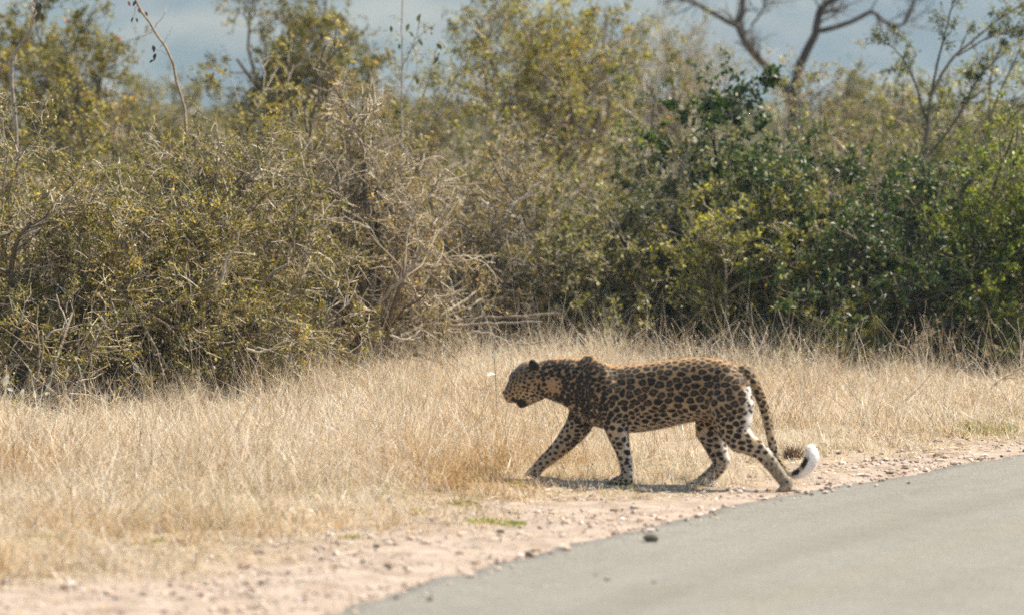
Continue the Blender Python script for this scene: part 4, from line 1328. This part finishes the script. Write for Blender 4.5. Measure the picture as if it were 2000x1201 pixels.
tail_tip = np.clip((tp_ - 6.2) / 1.0, 0, 1) * is_tail
tail_under = is_tail * np.clip((-no[:, 0] * 0.9 - no[:, 2] * 0.1 + 0.25) / 0.3, 0, 1)
blend(WHITE, tail_under * np.clip((tp_ - 6.0) / 1.2, 0, 1))
blend(WHITE, is_tail * np.clip((tp_ - 9.6) / 0.5, 0, 1))
blend(np.array([.9, .88, .85]), tail_under * np.clip((tp_ - 7.0) / 1.0, 0, 1))

# spots: a dart throw over the skin with a spacing that follows the body
rs = np.random.default_rng(9)
sp_ = 0.0350 * flank + 0.0165 * head + 0.0195 * shoulder
tot = flank + head + shoulder
sp_ = np.where(tot > 0.01, sp_ / np.maximum(tot, 0.01), 0.028)
sp_ = sp_ * (1 - legness) + 0.0265 * legness
sp_ = np.where((z_ < 0.14) & (legness > 0.3), 0.020, sp_)
sp_ = np.where((z_ < 0.40) & (legness < 0.3) & (head < .1) & (shoulder < .5), 0.027, sp_)
sp_ = np.where(is_tail, 0.024, sp_)
near_spine = np.clip((z_ - 0.55) / 0.05, 0, 1) * (1 - head)
sp_ = sp_ * (1 - 0.3 * near_spine)
STR = np.array([0.86, 1.0, 1.28])     # spots are a little longer than tall
cand = rs.permutation(nv)[:20000]
chosen, cs = [], []
arr = np.zeros((0, 3)); rad = np.zeros(0)
for c in cand:
    if len(chosen):
        dd = np.linalg.norm((arr[:len(chosen)] - co[c]) * STR, axis=1)
        if (dd < sp_[c] * rad[:len(chosen)]).any():
            continue
    if len(chosen) >= len(arr):
        arr = np.vstack([arr, np.zeros((512, 3))]); rad = np.concatenate([rad, np.zeros(512)])
    arr[len(chosen)] = co[c]; rad[len(chosen)] = rs.uniform(0.80, 1.15)
    chosen.append(c)
ns = len(chosen)
kd = kdtree.KDTree(ns)
for k in range(ns):
    kd.insert(Vector(co[chosen[k]] * STR), k)
kd.balance()
d1, d2, ci = np.zeros(nv), np.zeros(nv), np.zeros(nv, int)
wob = 0.006 * np.stack([fbm(s_ * 28, z_ * 28 + y_ * 17, 91), fbm(y_ * 28, s_ * 28, 92), fbm(z_ * 28 + 5, y_ * 20 + s_ * 9, 93)], 1)
pw_ = (co + wob) * STR
for k in range(nv):
    r_ = kd.find_n(Vector(pw_[k]), 2)
    d1[k], ci[k], d2[k] = r_[0][2], r_[0][1], r_[1][2]
sj = rs.uniform(0.85, 1.12, ns)[ci]
R_spot = sp_ * sj * (0.68 * flank + 0.62 * head + 0.78 * shoulder + 0.52 * legness * (1 - flank) + 0.05)
R_spot = np.where(is_tail, sp_ * 0.58 * sj, R_spot)
R_spot = np.where(legness > 0.5, sp_ * 0.56 * sj, R_spot)
gap = (d2 - d1)
mask = np.minimum((R_spot - d1) / 0.006, (gap - 0.0056 + 0.0036 * shoulder) / 0.005)
mask = mask - 0.9 * np.clip(under - 0.3, 0, 1) - 3.0 * rump * (fbm(s_ * 30, z_ * 40, 95) > -0.15) - 0.7 * meta
mask = mask - 1.1 * rim_glow  # fewer spots where the sunlit rim is painted
mask = np.where(is_tail & (tp_ > 6.6), np.where(np.sin(tp_ * 3.6) > -0.55, 1.5, -0.2) - 4 * tail_under, mask)
mask = np.where(is_tail & (tp_ > 9.9), -2.0, mask)
core = np.clip((0.48 * R_spot - d1) / 0.006, 0, 1) * np.clip(flank - 0.2, 0, 1) * (z_ > 0.36) * (~is_tail) * (rs.uniform(size=ns)[ci] < 0.75)
# solid markings: mouth corner, lips, throat spot, back of the ears
def mark(px, py, yl, r_):
    global mask
    c = LP(px, py, yl)
    d = np.linalg.norm((co - c) * np.array([1, 0.45, 1]), axis=1)
    mask = np.maximum(mask, (r_ - d) / 0.004)
mark(1021, 787, .02, .026); mark(1007, 780, .02, .017); mark(1008, 743, .055, .010); mark(999, 752, .02, .009); mark(1020, 748, .06, .007); mark(1030, 756, .07, .006); mark(1044, 771, .06, .008)
mark(1108, 784, .06, .021); mark(1088, 779, .05, .015); mark(1062, 775, .05, .010)
ear = np.linalg.norm((co - LP(1042, 712, .066)) * np.array([1, 1, 1]), axis=1) < 0.030
ear |= np.linalg.norm(co - LP(1042, 712, -.066), axis=1) < 0.030
mask = np.where(ear & (no[:, 0] < 0.55), 2.0, mask)
cheek = np.clip(1 - np.linalg.norm((co - LP(1078, 752, .06)) * np.array([1, .4, 1.2]), axis=1) / 0.07, 0, 1)
mask = mask - 2.5 * cheek
far_front = (wl == 3) * np.clip((leg_t[3] + 0.2) / 0.5, 0, 1) * (legness > 0.2)
upper = far_front * np.clip((0.30 - leg_t[3]) / 0.3, 0, 1)
mask = mask - 0.1 * far_front - 2.0 * upper
blend(np.array([.50, .36, .22]), far_front * 0.6)  # plain tan leg, with light coming through it put into the coat
blend(np.array([.46, .29, .16]), cheek * 0.9)
mask = np.clip(mask, -3, 3)

def put(me, name, arr, kind='FLOAT'):
    if kind == 'FLOAT':
        me.attributes.new(name, 'FLOAT', 'POINT').data.foreach_set('value', np.asarray(arr, np.float32))
    else:
        t = np.ones((len(arr), 4), np.float32); t[:, :3] = arr
        me.attributes.new(name, 'FLOAT_COLOR', 'POINT').data.foreach_set('color', t.ravel())
put(body_me, 'coat', coat, 'C'); put(body_me, 'spot', mask); put(body_me, 'core', core)

m, nt, b, out = new_mat('leopard_coat')
ac = node(nt, 'ShaderNodeAttribute', attribute_name='coat')
asp = node(nt, 'ShaderNodeAttribute', attribute_name='spot')
aco = node(nt, 'ShaderNodeAttribute', attribute_name='core')
tc = node(nt, 'ShaderNodeTexCoord')
nz = noise(nt, 130, 4, 0.6, tc.outputs['Object'])
ma = node(nt, 'ShaderNodeMath', operation='MULTIPLY_ADD')
nt.links.new(nz.outputs['Fac'], ma.inputs[0]); ma.inputs[1].default_value = 1.4
nt.links.new(asp.outputs['Fac'], ma.inputs[2])
mr = node(nt, 'ShaderNodeMapRange', interpolation_type='SMOOTHSTEP')
mr.inputs['From Min'].default_value = 0.35; mr.inputs['From Max'].default_value = 1.15
nt.links.new(ma.outputs[0], mr.inputs['Value'])
rp = ramp(nt, nz.outputs['Fac'], [(0.3, (0.82, 0.8, 0.78)), (0.7, (1.15, 1.14, 1.12))])
cbase = mix(nt, 1.0, ac.outputs['Color'], rp.outputs['Color'], 'MULTIPLY')
dark = mix(nt, aco.outputs['Fac'], (0.020, 0.017, 0.013), (0.115, 0.078, 0.042))
cfin = mix(nt, mr.outputs[0], cbase, dark)
nt.links.new(cfin, b.inputs['Base Color'])
b.inputs['Roughness'].default_value = 0.65
b.inputs['Specular IOR Level'].default_value = 0.2
b.inputs['Sheen Weight'].default_value = 0.15
b.inputs['Sheen Roughness'].default_value = 0.5
M_coat = m
M_fur = m.copy()
M_fur.name = 'leopard_fur'
fn = M_fur.node_tree
fb, fo = fn.nodes['Principled BSDF'], fn.nodes['Material Output']
ftr = fn.nodes.new('ShaderNodeBsdfTranslucent')
fms = fn.nodes.new('ShaderNodeMixShader')
fms.inputs['Fac'].default_value = 0.45
src = fb.inputs['Base Color'].links[0].from_socket
fn.links.new(src, ftr.inputs['Color'])
fn.links.new(fb.outputs[0], fms.inputs[1]); fn.links.new(ftr.outputs[0], fms.inputs[2])
fn.links.new(fms.outputs[0], fo.inputs['Surface'])

leopard = thing('leopard', LO, 'spotted leopard walking left off the road, head low, white tail tip curled up', 'leopard')
leopard.rotation_euler = (0, 0, math.atan2(BH[1], BH[0]))
flip = np.array([1, 1, 1.0])
body = link('body', body_me, M_coat, leopard)

# short fur: fine tapering hairs lying along the body
rf = np.random.default_rng(17)
nf_ = len(body_me.polygons)
ar = np.empty(nf_, np.float32); body_me.polygons.foreach_get('area', ar)
ce = np.empty(nf_ * 3, np.float32); body_me.polygons.foreach_get('center', ce); ce = ce.reshape(-1, 3).astype(float)
ls = np.empty(nf_, np.int32); body_me.polygons.foreach_get('loop_start', ls)
lv = np.empty(len(body_me.loops), np.int32); body_me.loops.foreach_get('vertex_index', lv)
NHAIR = 85000
fi = rf.choice(nf_, NHAIR, p=ar / ar.sum())
vi = lv[ls[fi] + rf.integers(0, 4, NHAIR) % 4]
vj = lv[ls[fi] + rf.integers(0, 4, NHAIR) % 4]
u = rf.uniform(0, 1, (NHAIR, 1))
root_ = (co[vi] * u + co[vj] * (1 - u)) * 0.8 + ce[fi] * 0.2
nn = no[vi]
flow = np.tile([-1.0, 0, -0.25], (NHAIR, 1))
lg = legness[vi][:, None]
flow = flow * (1 - lg) + np.array([-0.25, 0, -1.0]) * lg
tt_ = is_tail[vi]
flow[tt_] = norm(np.stack([-0.6 * np.ones(tt_.sum()), np.zeros(tt_.sum()), np.where(tp_[vi][tt_] > 8, 0.6, -0.8)], 1))
flow = flow - nn * (flow * nn).sum(1, keepdims=True)
dirh = norm(norm(flow) + nn * rf.uniform(0.15, 0.5, (NHAIR, 1)) + 0.18 * rf.normal(size=(NHAIR, 3)))
Lh = rf.uniform(0.007, 0.014, NHAIR)
Lh = Lh * (1 + 0.7 * under[vi]) * (1 - 0.45 * head[vi]) * np.where(tt_, 0.9, 1.0) * np.where(tt_ & (tp_[vi] > 8.0), 1.8, 1.0)
sd = norm(np.cross(dirh, nn + 0.3 * rf.normal(size=(NHAIR, 3)))) * 0.0011
a_ = root_ - nn * 0.001
Vh = np.stack([a_ - sd, a_ + sd, a_ + dirh * Lh[:, None]], 1).reshape(-1, 3)
Fh = np.arange(NHAIR * 3).reshape(-1, 3)
fur_me = mesh_np('fur', Vh, Fh)
put(fur_me, 'coat', np.repeat(coat[vi], 3, 0), 'C'); put(fur_me, 'spot', np.repeat(mask[vi], 3)); put(fur_me, 'core', np.repeat(core[vi], 3))
fur = link('fur', fur_me, M_fur, leopard, kind='stuff')

# eyes, nose pad
bvh = BVHTree.FromPolygons([Vector(v) for v in co], [list(p.vertices) for p in body_me.polygons])
def simple(name, c, rough, spec=0.5):
    m_, nt_, b_, o2 = new_mat(name)
    nz_ = noise(nt_, 90, 2)
    r2_ = ramp(nt_, nz_.outputs['Fac'], [(0.3, tuple(k * 0.8 for k in c)), (0.7, tuple(min(1, k * 1.2) for k in c))])
    nt_.links.new(r2_.outputs['Color'], b_.inputs['Base Color'])
    b_.inputs['Roughness'].default_value = rough
    b_.inputs['Specular IOR Level'].default_value = spec
    return m_
M_iris, M_pupil, M_nose = simple('eye_amber', (0.35, 0.24, 0.06), 0.12), simple('pupil', (0.01, 0.01, 0.01), 0.1), simple('nose_pad', (0.16, 0.07, 0.055), 0.45)
for sy in (1, -1):
    c = Vector(LP(1008, 743, .055 * sy))
    loc, nrm, _, _ = bvh.find_nearest(c)
    v, f = IV * 0.0115, IF
    e = link('eye', mesh_np('eye', v, f, smooth=True), M_iris, leopard, loc=loc - nrm * 0.005)
    pu = link('pupil', mesh_np('pupil', IV * np.array([0.005, 0.005, 0.007]), IF, smooth=True), M_pupil, e, loc=nrm * 0.0085)
nl = bvh.find_nearest(Vector(LP(990, 767, 0)))[0]
link('nose', mesh_np('nose', IV * np.array([0.011, 0.019, 0.012]), IF, smooth=True), M_nose, leopard, loc=nl)
